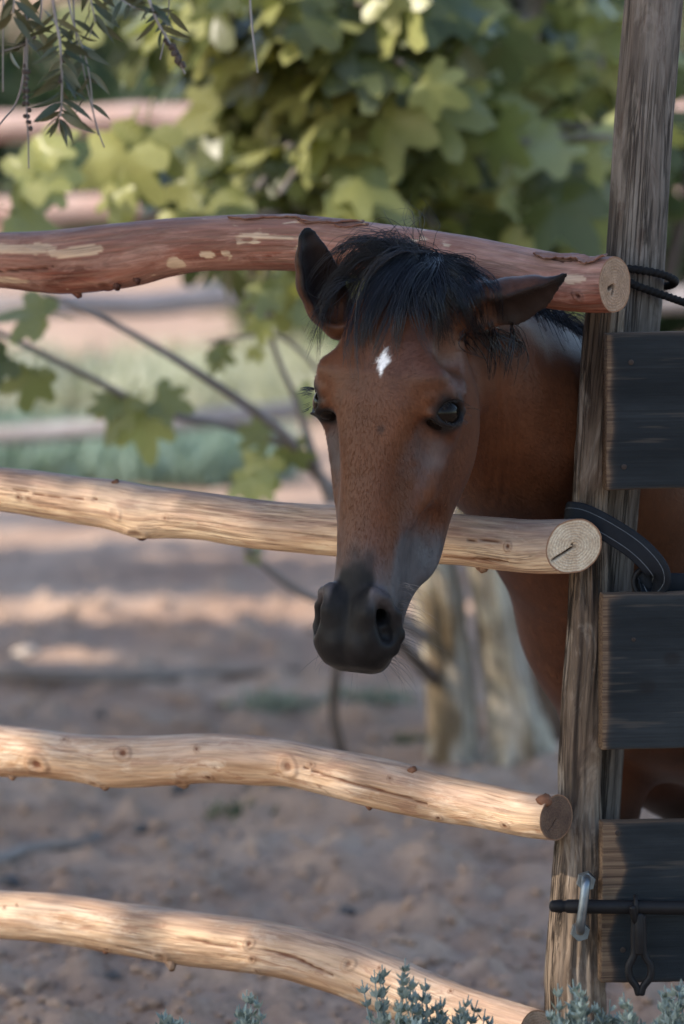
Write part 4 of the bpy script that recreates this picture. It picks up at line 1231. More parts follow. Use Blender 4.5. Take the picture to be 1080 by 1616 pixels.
def groom(guides, count, clumps, root_j, tip_j, lift, name, r=(0.00035, 0.0008), seed=1, n=14, weights=None, layer=0.010, extra_d=0.0, clen=(0.72, 1.12)):
    R = np.random.default_rng(seed)
    gs = [spline(np.array(g, float), n) for g in guides]
    fr = R.uniform(0, len(gs) - 1.001, clumps) if weights is None else np.interp(R.uniform(0, 1, clumps), np.concatenate([[0], np.cumsum(weights) / np.sum(weights)]), np.arange(len(weights) + 1))
    fr = np.clip(fr, 0, len(gs) - 1.001)
    u = np.linspace(0, 1, n)
    out = []; rad = []; tone = []
    cl_root = R.normal(0, 1, (clumps, 2)) * root_j; cl_tip = R.normal(0, 1, (clumps, 2)) * tip_j
    cl_len = clen[0] + (clen[1] - clen[0]) * R.uniform(0, 1, clumps) ** 1.3; cl_lay = R.uniform(0, 1, clumps); cl_cur = R.normal(0, 1, clumps)
    for k in range(count):
        c = R.integers(clumps)
        f = np.clip(fr[c] + R.normal(0, 0.06), 0, len(gs) - 1.001); i = int(f); t = f - i
        g = gs[i] * (1 - t) + gs[i + 1] * t
        L = cl_len[c] * R.uniform(0.85, 1.08)
        uu = np.clip(u * L, 0, 1.15)
        xy = np.stack([np.interp(uu, u, g[:, 0]), np.interp(uu, u, g[:, 1])], -1)
        if L > 1: xy[uu > 1] += (uu[uu > 1] - 1)[:, None] * (g[-1] - g[-2])[None, :2] * n
        spread = np.sin(np.pi * np.clip(u * 0.8 + 0.1, 0, 1))[:, None]
        xy = xy + cl_root[c] * (1 - u)[:, None] + cl_tip[c] * u[:, None] + R.normal(0, 1, 2) * 4.0 * spread + R.normal(0, 1, 2) * 3.0
        xy[:, 0] += cl_cur[c] * 14 * np.sin(u * math.pi) + R.normal(0, 2.0) * np.sin(u * 2 * math.pi)
        dd = np.array([ray_depth(*q) or np.nan for q in xy])
        if np.all(np.isnan(dd)): continue
        ok = ~np.isnan(dd)
        dd = np.interp(np.arange(n), np.arange(n)[ok], dd[ok])
        dmin = np.minimum.accumulate(dd[::-1])[::-1] * 0.3 + dd * 0.7
        for _ in range(3): dmin = np.convolve(np.pad(dmin, 1, 'edge'), [0.25, 0.5, 0.25], 'valid')
        dmin = np.minimum(dmin, dd)
        off = np.interp(u, [0, 0.25, 0.6, 1], lift) + layer * (0.3 + 0.7 * cl_lay[c]) * np.sin(np.pi * np.clip(u * 0.75 + 0.12, 0, 1)) + 0.002 * R.uniform()
        out.append([P(x, y, d - o - extra_d) for (x, y), d, o in zip(xy, dmin, off)])
        rad.append(R.uniform(*r)); tone.append(R.uniform() ** 2)
    return strands_mesh(out, rad, name, M_HAIR, horse, np.array(tone))


fg = [[(648, 405), (606, 386), (560, 392), (526, 428), (508, 478), (500, 528)],
      [(650, 408), (612, 394), (572, 408), (543, 446), (526, 500), (518, 556)],
      [(652, 410), (620, 402), (585, 422), (560, 462), (546, 512), (540, 550)],
      [(654, 412), (630, 410), (604, 438), (586, 478), (576, 512), (570, 540)],
      [(656, 412), (640, 418), (622, 446), (610, 482), (604, 508), (600, 528)],
      [(658, 412), (652, 426), (644, 454), (640, 484), (638, 508), (640, 528)],
      [(660, 412), (664, 430), (668, 456), (674, 484), (678, 510), (682, 534)],
      [(662, 410), (680, 424), (696, 450), (708, 478), (716, 504), (724, 530)],
      [(664, 408), (692, 418), (718, 440), (736, 466), (748, 496), (760, 530)],
      [(664, 406), (696, 410), (728, 422), (750, 440), (764, 462), (774, 486)]]
groom(fg, 2300, 95, np.array([13, 9.0]), np.array([19, 18.0]), (0.001, 0.010, 0.008, 0.004), 'forelock', seed=9, layer=0.018, clen=(0.48, 1.14), r=(0.00022, 0.0005))
# loose hairs blown up over the rail
R_ = np.random.default_rng(8)
fly = []; fr_ = []
for k in range(46):
    x0, y0 = R_.normal(655, 10), R_.normal(412, 5)
    if k < 12:
        pts = [(x0, y0), (x0 + R_.normal(2, 5), 375 + R_.normal(0, 6)), (x0 + R_.normal(-4, 10), 345 + R_.normal(0, 10)), (x0 + R_.normal(-18, 14), 318 + R_.normal(0, 15))]
    elif k < 36:
        e = R_.uniform(535, 600)
        pts = [(x0, y0), (x0 - 30, 378 + R_.normal(0, 8)), (e + 30, 372 + R_.normal(0, 10)), (e, 384 + R_.normal(0, 14))]
    else:
        e = R_.uniform(470, 530)
        pts = [(560 + R_.normal(0, 8), 440), (530, 455 + R_.normal(0, 10)), (505, 480 + R_.normal(0, 12)), (e, 500 + R_.normal(0, 25))]
    c3 = spline(pts, 14); dz = 4.845 - 0.01 * np.sin(np.linspace(0, 3, 14)) + R_.normal(0, 0.006)
    fly.append([P(x, y, d) for (x, y), d in zip(c3, dz)]); fr_.append(R_.uniform(0.0003, 0.00048))
strands_mesh(fly, fr_, 'forelock', M_HAIR, horse, R_.uniform(0, 0.6, len(fly)))
# tuft hanging behind the drooping ear, and the short mane on the crest
groom([[(742, 520), (752, 545), (760, 568), (766, 590)], [(760, 520), (772, 548), (780, 572), (786, 594)], [(782, 520), (795, 545), (803, 568), (808, 590)], [(806, 518), (816, 536), (824, 554), (830, 572)]],
      75, 22, np.array([17, 6.0]), np.array([9, 14.0]), (0.002, 0.006, 0.006, 0.004), 'mane', seed=21, layer=0.006, clen=(0.4, 1.25))
mp = []; mr = []
for k in range(1500):
    t = R_.uniform(0, 1)
    cx = 772 + 250 * t
    cy = np.interp(cx, [760, 830, 915, 1000, 1030], [478, 512, 572, 640, 660])
    d0 = np.interp(cx, [760, 830, 915, 1000], [5.06, 5.15, 5.27, 5.37])
    root = np.array(P(cx, cy + 6, d0)) + R_.normal(0, 0.006, 3)
    lean = R_.normal(0, 0.018)
    side = -1 if R_.uniform() < 0.75 else 1
    h = R_.uniform(0.012, 0.032)
    p1 = root + [0.006 + lean * 0.3, side * 0.010, h]
    p2 = root + [0.018 + lean, side * R_.uniform(0.02, 0.045), h * 0.9]
    p3 = root + [0.030 + lean * 1.4, side * R_.uniform(0.04, 0.07), h - R_.uniform(0.02, 0.06)]
    mp.append(spline([root, p1, p2, p3], 12)); mr.append(R_.uniform(0.0004, 0.0009))
strands_mesh(mp, mr, 'mane', M_HAIR, horse, R_.uniform(0, 0.7, len(mp)) ** 2)
# tail
tp = []; tr = []
for k in range(500):
    r0_ = np.array([1.17, 6.15, 0.80]) + R_.normal(0, 0.02, 3)
    tp.append(spline([r0_, r0_ + [0.03, 0.03, -0.15] + R_.normal(0, 0.02, 3), r0_ + [0.02, 0.02, -0.40] + R_.normal(0, 0.035, 3)], 12)); tr.append(R_.uniform(0.0006, 0.0012))
strands_mesh(tp, tr, 'tail', M_HAIR, horse, R_.uniform(0, 0.6, len(tp)))
# lashes
lp = []; lr = []
EBm = basis(EYE_O, EYE_T); lz = EBm[:, 2] * (1 if EBm[2, 2] > 0 else -1)
for s in (1, -1):
    for k in range(46):
        u = R_.uniform(-0.8, 0.95)
        up = R_.uniform() < 0.8
        b0 = EYE + EYE_O * 0.0185 + EBm[:, 1] * u * 0.0235 + lz * (0.0145 if up else -0.0150) * (1 - u * u)
        dr = EYE_O * 0.9 + lz * (0.10 if up else -0.4) + EBm[:, 1] * u * 0.4
        ln_ = R_.uniform(0.012, 0.020) if up else R_.uniform(0.006, 0.011)
        pts = np.array([b0, b0 + dr * ln_ * 0.5 - lz * 0.0015, b0 + dr * ln_ - lz * (0.006 if up else 0.002)]) * [s, 1, 1]
        lp.append(spline(to_world(pts), 6)); lr.append(0.00034)
strands_mesh(lp, lr, 'eyelash', M_LASH, horse, R_.uniform(0, 0.5, len(lp)), kind='stuff')
wp = []; wr = []
for k in range(150):
    s = 1 if R_.uniform() < 0.6 else -1
    zz = R_.uniform(-0.50, -0.37); yy = R_.uniform(-0.055, 0.02)
    o = to_world(np.array([s * 0.16, yy - 0.02, zz])); tgt = to_world(np.array([0, yy * 0.4, zz]))
    h = HBVH.ray_cast(Vector(o), Vector(tgt - o).normalized())
    if h[0] is None: continue
    b0 = np.array(h[0]); nn = np.array(h[1]); nn = nn * (1 if nn @ (o - tgt) > 0 else -1)
    L = R_.uniform(0.018, 0.055); dn = np.array([R_.normal(0, 0.25), R_.normal(0, 0.25), -0.55])
    wp.append(spline([b0, b0 + nn * L * 0.5 + dn * L * 0.15, b0 + nn * L * 0.85 + dn * L * 0.65], 7)); wr.append(R_.uniform(0.00018, 0.0003))
for k in range(60):                      # beard under the jaw
    zz = R_.uniform(-0.46, -0.24)
    o = to_world(np.array([R_.normal(0, 0.012), -0.25, zz - 0.03])); tgt = to_world(np.array([0, 0.0, zz]))
    h = HBVH.ray_cast(Vector(o), Vector(tgt - o).normalized())
    if h[0] is None: continue
    b0 = np.array(h[0]); L = R_.uniform(0.012, 0.035)
    bk = to_world(np.array([0, -1.0, -0.5])) - to_world(np.zeros(3))
    wp.append(spline([b0, b0 + bk * L * 0.5 + R_.normal(0, 0.002, 3), b0 + bk * L + [0, 0, -0.4 * L] + R_.normal(0, 0.004, 3)], 7)); wr.append(R_.uniform(0.00012, 0.0002))
strands_mesh(wp, wr, 'whisker', M_WHISK, horse, R_.uniform(0, 1, len(wp)), 0.1, 'stuff')

# short lying coat over the head and neck
tri = np.vstack([HQ[:, [0, 1, 2]], HQ[:, [0, 2, 3]]])
A, B_, C_ = HV[tri[:, 0]], HV[tri[:, 1]], HV[tri[:, 2]]
nrm = np.cross(B_ - A, C_ - A); ar = np.linalg.norm(nrm, axis=1) / 2
bmn = np.array([tuple(v.normal) for v in body.data.vertices])
ctr = (A + B_ + C_) / 3
view = ctr - _cc; view /= np.linalg.norm(view, axis=1)[:, None]
tn = bmn[tri[:, 0]]
fac = (tn * view).sum(1)
wgt = ar * (fac < 0.35) * (ctr[:, 0] < 0.62) * (ctr[:, 2] > 0.45)
R3 = np.random.default_rng(33)
NH = 150000
pick = R3.choice(len(tri), NH, p=wgt / wgt.sum())
uu = R3.uniform(0, 1, (NH, 2)); fl = uu.sum(1) > 1; uu[fl] = 1 - uu[fl]
bar = np.stack([1 - uu.sum(1), uu[:, 0], uu[:, 1]], 1)
tv = tri[pick]
pos = (HV[tv] * bar[..., None]).sum(1); nn = (bmn[tv] * bar[..., None]).sum(1); nn /= np.linalg.norm(nn, axis=1)[:, None] + 1e-9
lc = to_local(pos)
onh = (np.abs(lc[:, 0]) < 0.11) & (lc[:, 1] > -0.14) & (lc[:, 2] > -0.52) & (lc[:, 2] < 0.05)
vec = np.stack([lc[:, 0] * 1.0, -0.10 + 0 * lc[:, 0], lc[:, 2] + 0.150], -1)     # out of the whorl between the eyes
vec[:, 2] = np.where(lc[:, 2] < -0.15, -np.abs(vec[:, 2]) - 0.05, np.abs(vec[:, 2]) * 0.6 - 0.02)
vec = vec @ HR.T
flow = np.where(onh[:, None], vec, np.array([0.75, 0.35, -0.55])[None])
flow = flow / (np.linalg.norm(flow, axis=1)[:, None] + 1e-9) + 0.35 * np.stack([fbm(pos * 30 + 5, 2, 41), fbm(pos * 30 + 9, 2, 42), fbm(pos * 30 + 13, 2, 43)], -1) + R3.normal(0, 0.10, (NH, 3))
flow = flow - nn * (flow * nn).sum(1)[:, None]; flow /= np.linalg.norm(flow, axis=1)[:, None] + 1e-9
side = np.cross(nn, flow)
hdv = (hd[tv] * bar).sum(1); hgv = (hg[tv] * bar).sum(1); hsv = (hst[tv] * bar).sum(1)
Lh = R3.uniform(0.004, 0.0075, NH) * np.where(hdv > 0.5, 0.45, 1) * np.where(hgv > 0.5, 0.6, 1)
wh = R3.uniform(0.00022, 0.0004, NH)
Vh = np.stack([pos - nn * 0.0003 + side * wh[:, None], pos - nn * 0.0003 - side * wh[:, None], pos + flow * Lh[:, None] + nn * (Lh * 0.12)[:, None]], 1).reshape(-1, 3)
keep3 = lambda a: np.repeat(a, 3)
M_COATHAIR = M_COAT.copy(); M_COATHAIR.name = 'bay_coat_hair'
nd_, ln_ = M_COATHAIR.node_tree.nodes, M_COATHAIR.node_tree.links
b_ = nd_['Principled BSDF']; src = b_.inputs['Base Color'].links[0].from_socket
tone = attr(nd_, 'tone')
ln_.new(mixc(nd_, ln_, 1.0, src, ramp(nd_, ln_, tone, [(0, 0.90), (1, 1.05)]), 'MULTIPLY'), b_.inputs['Base Color'])
for l in list(b_.inputs['Normal'].links): ln_.remove(l)
ch = mesh_obj('coat_hair', Vh, np.arange(NH * 3).reshape(-1, 3), M_COATHAIR, horse, {'dark': keep3(hdv), 'grey': keep3(hgv), 'star': keep3(hsv), 'tone': keep3(R3.uniform(0, 1, NH))}, kind='stuff')
ch.data.normals_split_custom_set_from_vertices(np.repeat(nn + 0.25 * flow, 3, 0).tolist())
# ------------------------------------------------------------------ the ground, rising to an earth bank far behind
def ground_h(x, y):
    p = np.stack([x, y, 0 * x], -1)
    near = sstep(16, 9, y)
    h = 0.020 * fbm(p * 1.6, 3, 91) + near * (0.018 * fbm(p * 7, 3, 92) + 0.012 * fbm(p * 20, 2, 93))
    h = h + near * 0.030 * np.maximum(fbm(p * 13, 2, 95) - 0.10, 0) * 2
    tx, ty, _ = PG(775, 1240)
    h = h + 0.06 * np.exp(-(((x - tx) / 0.55) ** 2 + ((y - ty) / 0.45) ** 2)) + 0.05 * np.exp(-(((x - 0.12) / 0.30) ** 2 + ((y - 7.55) / 0.18) ** 2))
    h = h * sstep(3.0, 5.0, y) + (2.9 + 0.4 * fbm(p * 0.35, 3, 96)) * sstep(29, 37, y + 1.5 * fbm(p * 0.2, 2, 97))
    return h


gx_ = np.concatenate([np.linspace(-34, -1.7, 26)[:-1], np.arange(-1.7, 1.9, 0.02), np.linspace(1.9, 34, 26)])
gy_ = np.concatenate([np.linspace(-4, 5.7, 22)[:-1], np.arange(5.7, 11.0, 0.022), 11.0 + np.cumsum(np.geomspace(0.03, 2.2, 80))])
X, Y = np.meshgrid(gx_, gy_, indexing='ij')
GV = np.stack([X, Y, ground_h(X, Y)], -1).reshape(-1, 3)
i, j = np.meshgrid(np.arange(len(gx_) - 1), np.arange(len(gy_) - 1), indexing='ij'); w_ = len(gy_)
GQ = np.stack([i * w_ + j, (i + 1) * w_ + j, (i + 1) * w_ + j + 1, i * w_ + j + 1], -1).reshape(-1, 4)


def dirt_mat():
    m, nd, ln, b = new_mat('dry_red_dirt')
    tc = nd.new('ShaderNodeTexCoord').outputs['Object']
    n1 = noise(nd, ln, tc, 1.7, 5, 0.6)
    n2 = noise(nd, ln, tc, 14, 6, 0.7)
    n3 = noise(nd, ln, tc, 120, 4, 0.7)
    col = ramp(nd, ln, n1, [(0.30, (0.255, 0.163, 0.116)), (0.52, (0.350, 0.238, 0.172)), (0.72, (0.425, 0.310, 0.233))])
    col = mixc(nd, ln, math_n(nd, ln, 'MULTIPLY', ramp(nd, ln, n2, [(0.56, 0), (0.70, 1)]), 0.5), col, (0.13, 0.085, 0.066))
    col = mixc(nd, ln, math_n(nd, ln, 'MULTIPLY', ramp(nd, ln, n2, [(0.30, 1), (0.42, 0)]), 0.35), col, (0.36, 0.28, 0.24))
    col = mixc(nd, ln, 0.5, col, ramp(nd, ln, n3, [(0.3, 0.25), (0.7, 0.75)]), 'OVERLAY')
    ln.new(col, b.inputs['Base Color']); set_rough(b, 0.95, 0.1)
    bump(nd, ln, b, math_n(nd, ln, 'ADD', n2, math_n(nd, ln, 'MULTIPLY', n3, 0.5)), 0.6, 0.012)
    return m


M_DIRT = dirt_mat()
mesh_obj('ground', GV, GQ, M_DIRT, kind='structure')
gh = lambda x, y: float(ground_h(np.array([x]), np.array([y]))[0])


def on_ground(px, py):
    p = PG(px, py)
    for _ in range(4): p = PG(px, py, gh(p[0], p[1]))
    return p


def pebble_data(c, r, R, sq=0.65, nu=10, nv=6, rough=0.25):
    V, q = sphere_data(np.zeros(3), 1.0, nu, nv)
    V = V * (1 + rough * fbm(V * 1.7 + R.uniform(0, 50), 2, 7))[:, None] * [1, R.uniform(0.7, 1.0), sq]
    a = R.uniform(0, 6.28); ca, sa = math.cos(a), math.sin(a)
    V = V @ np.array([[ca, sa, 0], [-sa, ca, 0], [0, 0, 1]]) * r
    return V + c, q


M_CLOD = M_DIRT.copy(); M_CLOD.name = 'dirt_clod'
M_STONE = plain('pale_stone', (0.34, 0.28, 0.235), 0.85)
M_DKSTONE = plain('dark_stone', (0.085, 0.075, 0.072), 0.85)
RG = np.random.default_rng(61)
mb = MB()
for k in range(3600):
    px, py = RG.uniform(-40, 1120), 900 + 760 * RG.uniform() ** 0.8
    p = PG(px, py); r = RG.lognormal(-5.2, 0.6)
    r = min(r, 0.018)
    V, q = pebble_data([p[0], p[1], gh(p[0], p[1]) + r * 0.15], r, RG, 0.6, 8, 5, 0.5)
    mb.add(V, None, q)
mb.build('dirt_clods', M_CLOD, kind='stuff')
for (px, py, r, mt, lb) in ((40, 1040, 0.030, M_STONE, 'pale rounded stone on the dirt behind the lower rails'), (123, 1536, 0.010, M_STONE, 'small whitish pebble on the dirt below the lowest rail'),
                            (175, 1548, 0.016, M_DKSTONE, 'dark pebble on the dirt below the lowest rail, right of a white one'), (158, 1135, 0.017, M_DKSTONE, 'dark blurred stone just above the third rail'),
                            (222, 1312, 0.015, M_DKSTONE, 'dark stone on the dirt midway between the two lowest rails'), (283, 1252, 0.018, M_DKSTONE, 'dark stone peeping out right under the third rail'),
                            (547, 1443, 0.014, M_DKSTONE, 'dark stone above the bend of the lowest rail'), (15, 1398, 0.020, M_DKSTONE, 'dark stone at the left frame edge above the lowest rail')):
    p = on_ground(px, py)
    V, q = pebble_data([p[0], p[1], p[2] + r * 0.3], r, RG, 0.7, 22, 14, 0.35)
    tag(mesh_obj('stone', V, q, mt), lb, 'stone', 'stones on the dirt')

# a thin pole and a crooked stick lying on the dirt
M_DEAD = wood_mat('dead_wood', [(0.3, (0.15, 0.115, 0.095)), (0.55, (0.24, 0.19, 0.16)), (0.75, (0.18, 0.13, 0.105))], (0.08, 0.06, 0.05), 0.5, (0.32, 0.28, 0.25), 0.5)


def wood_tube(name, path, rad, seg, mat, parent=None, seed=0, rough=0.10, caps=True, n=None, ridge=0.0, blot=0.4):
    n = n or max(12, len(path) * 8)
    c = spline(np.hstack([np.asarray(path, float), np.asarray(rad, float)[:, None]]), n)

    def disp(s, a, r):
        q = np.stack(np.broadcast_arrays(s * 6, np.cos(a) * 1.3, np.sin(a) * 1.3), -1)
        return r * (rough * fbm(q, 3, seed) + ridge * fbm(q * [0.7, 3, 3], 2, seed + 3))
    V, q, t, g = tube_data(c[:, :3], np.maximum(c[:, 3], 0.0008), seg, disp, caps)
    nz = fbm(V * 9, 2, seed + 30)
    kn_ = sstep(0.45, 0.7, nz) * blot if blot < 0.5 else sstep(0.02, 0.22, fbm(V * [11, 11, 6], 3, seed + 33)) * blot
    return mesh_obj(name, V, [t, q] if caps else q, mat, parent, {'grain': g + seed, 'knot': kn_, 'upper': np.clip(0.4 + nz, 0, 1), 'peel': np.zeros(len(V))})


def gpts(l, lift):
    o = []
    for px, py in l:
        p = on_ground(px, py); o.append([p[0], p[1], p[2] + lift])
    return o


tag(wood_tube('fallen_pole', gpts([(-160, 1068), (0, 1074), (160, 1078), (330, 1072), (480, 1064)], 0.014), [0.013, 0.015, 0.015, 0.014, 0.010], 12, M_DEAD, seed=3),
    'thin brown pole lying flat on the dirt left of the muzzle', 'pole')
tag(wood_tube('stick', gpts([(-60, 1385), (0, 1365), (40, 1350), (90, 1342), (130, 1340), (156, 1328)], 0.010), [0.011, 0.011, 0.010, 0.010, 0.009, 0.010], 12, M_DEAD, seed=5),
    'crooked grey stick on the dirt between the two lowest rails', 'stick')

# ------------------------------------------------------------------ the second log fence, out of focus behind
M_FAR_RED = wood_mat('far_red_log', [(0.3, (0.38, 0.22, 0.175)), (0.6, (0.50, 0.33, 0.275)), (0.8, (0.41, 0.25, 0.20))], (0.22, 0.11, 0.085), 0.4, (0.46, 0.34, 0.30), 0.8)
M_FAR_GREY = wood_mat('far_grey_log', [(0.3, (0.20, 0.165, 0.15)), (0.6, (0.30, 0.26, 0.25)), (0.8, (0.24, 0.19, 0.17))], (0.12, 0.09, 0.08), 0.4, (0.36, 0.33, 0.33), 0.8)
for (pts, r, mt, lb, sd) in (
        ([(-420, 214), (-100, 204), (60, 198), (200, 186), (320, 188), (600, 180), (900, 186), (1250, 180)], 23, M_FAR_RED, 'topmost reddish rail of the blurred fence far behind', 1),
        ([(-420, 352), (-100, 338), (60, 334), (200, 326), (340, 322), (600, 330), (900, 322), (1250, 326)], 23, M_FAR_RED, 'reddish rail of the far blurred fence, seen just above the near top rail', 2),
        ([(-420, 498), (-100, 490), (80, 482), (230, 482), (370, 466), (500, 466), (800, 476), (1250, 470)], 19, M_FAR_GREY, 'greyish rail of the far blurred fence, seen just under the near top rail', 3),
        ([(-420, 700), (-100, 692), (80, 682), (250, 668), (400, 654), (520, 646), (800, 650), (1250, 648)], 15, M_FAR_GREY, 'lowest and thinnest rail of the far blurred fence, above green plants', 4)):
    rd = 11.5
    root = empty('far_rail', P(300, pts[3][1] + 20, rd), lb, 'fence rail', 'rails of the far fence')
    wood_tube('log', [P(x, y, rd) for x, y in pts], [r / F_PX * rd] * len(pts), 16, mt, root, sd, 0.12, True, 90)
for px, lb in ((-300, 'post of the far fence at its left, beyond the picture edge'), (600, 'post of the far fence hidden behind the fig and the foal'), (1210, 'post of the far fence at its right, beyond the picture edge')):
    p = P(px, 800, 11.62)
    tag(wood_tube('far_post', [[p[0], p[1], -0.3], [p[0] + 0.01, p[1], 0.6], [p[0], p[1], P(px, 130, 11.62)[2]]], [0.05, 0.048, 0.045], 14, M_FAR_GREY, seed=9), lb, 'post', 'posts of the far fence')


# ------------------------------------------------------------------ leaves and trees
def leaf_mat(name, c1, c2, trans, rough=0.42, spec=0.45, back=None):
    m, nd, ln, b = new_mat(name)
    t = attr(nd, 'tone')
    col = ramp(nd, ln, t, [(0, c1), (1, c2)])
    tc = nd.new('ShaderNodeTexCoord').outputs['Object']
    n = noise(nd, ln, tc, 25, 3)
    col = mixc(nd, ln, 0.35, col, ramp(nd, ln, n, [(0.3, 0.3), (0.7, 0.7)]), 'OVERLAY')
    ln.new(col, b.inputs['Base Color']); set_rough(b, rough, spec)
    tr = nd.new('ShaderNodeBsdfTranslucent')
    tcol = mixc(nd, ln, 1.0, col, (0.95, 1.0, 0.35), 'MULTIPLY')
    br = nd.new('ShaderNodeBrightContrast'); br.inputs['Bright'].default_value = 0.03; ln.new(tcol, br.inputs[0]); ln.new(br.outputs[0], tr.inputs['Color'])
    mx = nd.new('ShaderNodeMixShader'); mx.inputs[0].default_value = trans
    ln.new(b.outputs[0], mx.inputs[1]); ln.new(tr.outputs[0], mx.inputs[2])
    ln.new(mx.outputs[0], nd['Material Output'].inputs['Surface'])
    return m


M_FIG = leaf_mat('fig_leaf', (0.030, 0.047, 0.008), (0.330, 0.330, 0.130), 0.44, 0.34, 0.45)  # dark tone painted for shaded leaves, pale cream tone for sunlit ones
M_BUSH = leaf_mat('dark_foliage', (0.016, 0.034, 0.012), (0.055, 0.090, 0.028), 0.2)
M_BUSH2 = leaf_mat('olive_foliage', (0.030, 0.045, 0.014), (0.085, 0.105, 0.035), 0.25)
M_BOTTLE = leaf_mat('bottlebrush_leaf', (0.022, 0.032, 0.014), (0.062, 0.060, 0.026), 0.2, 0.45, 0.4)
M_SAGE = leaf_mat('sage_leaf', (0.105, 0.142, 0.135), (0.225, 0.275, 0.260), 0.15, 0.7, 0.2)
M_COVER = leaf_mat('grey_green_cover', (0.15, 0.205, 0.170), (0.26, 0.330, 0.275), 0.2, 0.7, 0.2)
M_PALEG = leaf_mat('pale_dry_grass', (0.28, 0.29, 0.22), (0.52, 0.52, 0.43), 0.25, 0.7, 0.2)
M_FIGBARK = wood_mat('fig_bark', [(0.28, (0.13, 0.10, 0.07)), (0.45, (0.29, 0.245, 0.185)), (0.60, (0.37, 0.33, 0.275)), (0.76, (0.24, 0.17, 0.10))], (0.13, 0.085, 0.05), 0.5, (0.37, 0.345, 0.31), 0.4, knot=(0.105, 0.066, 0.030), bump_s=0.8, rough=0.8, blotch=((0.46, 0.40, 0.29), 0.95, (0.15, 0.090, 0.036)), crack=0.5)
M_DKBARK = wood_mat('dark_bark', [(0.3, (0.045, 0.035, 0.03)), (0.6, (0.10, 0.075, 0.06)), (0.8, (0.07, 0.05, 0.04))], (0.03, 0.022, 0.018), 0.6, (0.14, 0.11, 0.09), 0.3, rough=0.85)
M_REDBARK = wood_mat('orange_bark', [(0.3, (0.16, 0.065, 0.025)), (0.6, (0.30, 0.13, 0.045)), (0.8, (0.20, 0.09, 0.04))], (0.07, 0.04, 0.025), 0.5, (0.26, 0.15, 0.08), 0.3, rough=0.85)
M_TWIG = wood_mat('grey_twig', [(0.3, (0.14, 0.115, 0.10)), (0.6, (0.22, 0.185, 0.165)), (0.8, (0.17, 0.13, 0.11))], (0.09, 0.07, 0.06), 0.4, (0.26, 0.23, 0.21), 0.4, rough=0.8)


def fig_leaf_data(seed, nth=30):
    """lobed fig leaf, stalk end at the origin, tip along +x, unit length"""
    R = np.random.default_rng(seed)
    th = np.linspace(-math.pi, math.pi, nth, endpoint=False) + math.pi / nth
    lobes = [(0, 1.0, 0.36), (0.88, 0.88, 0.33), (-0.88, 0.88, 0.33), (1.75, 0.62, 0.36), (-1.75, 0.62, 0.36)]
    r = np.full(nth, 0.40)
    for a, l, w in lobes:
        l = l * R.uniform(0.9, 1.08); a = a + R.normal(0, 0.05)
        r = np.maximum(r, 0.40 + (l - 0.40) * np.exp(-np.abs((th - a) / w) ** 3))
    r = r * np.where(np.abs(th) > 2.6, 0.55, 1.0) * (1 + 0.03 * np.sin(th * 17))
    cx = 0.22
    rings = [0.45, 1.0]
    V = [[cx, 0, 0]]
    curl = R.uniform(0.12, 0.35); fold = R.uniform(0.05, 0.22); wv = R.uniform(0, 6)
    for k in rings:
        x = cx + r * k * np.cos(th) * 0.78; y = r * k * np.sin(th) * 0.80
        z = -curl * (np.clip(x, 0, 2)) ** 2 * 0.9 + fold * np.abs(y) * 0.8 - 0.35 * y * y + 0.05 * k * np.sin(3 * th + wv)
        V += np.stack([x, y, z], -1).tolist()
    n = nth; j = np.arange(n); jn = (j + 1) % n
    t3 = np.stack([np.zeros(n, int), 1 + j, 1 + jn], -1)
    q = np.stack([1 + j, 1 + n + j, 1 + n + jn, 1 + jn], -1)
    V = np.array(V)
    # stalk
    sv, sq, _, _ = tube_data([[-0.32, 0, 0.0], [-0.12, 0, 0.03], [cx, 0, -0.01]], [0.016, 0.013, 0.008], 4)
    q = np.vstack([q, sq + len(V)]); V = np.vstack([V, sv])
    return V, t3, q


LEAFM = []
for k in range(7):
    for tn_ in (0.15, 0.55, 0.95):
        V, t3, q = fig_leaf_data(100 + k)
        o = mesh_obj('leaf', V, [t3, q], M_FIG, None, {'tone': np.full(len(V), tn_)}, link=False)
        LEAFM.append((o.data, V, t3, q)); bpy.data.objects.remove(o)


def rot_to(xd, nd_):
    x = np.asarray(xd, float); x = x / np.linalg.norm(x)
    z = np.asarray(nd_, float); z = z - x * (x @ z); z /= np.linalg.norm(z) + 1e-9
    return np.stack([x, np.cross(z, x), z], 1)


RF = np.random.default_rng(2024)
base_f = PG(775, 1243)
fig = empty('fig_tree', [base_f[0], base_f[1], 0], 'fig tree with pale mottled twin trunks and big lobed leaves behind the fence', 'tree')


def limb(rows, mat, name, seg=16, rough=0.12, seed=0, n=60, ridge=0.0):
    """rows: (px, py, depth, half width px)"""
    return wood_tube(name, [P(x, y, d) for x, y, d, _ in rows], [h / F_PX * d for x, y, d, h in rows], seg, mat, fig, seed, rough, True, n, ridge, 0.8 if mat is M_FIGBARK else 0.4)


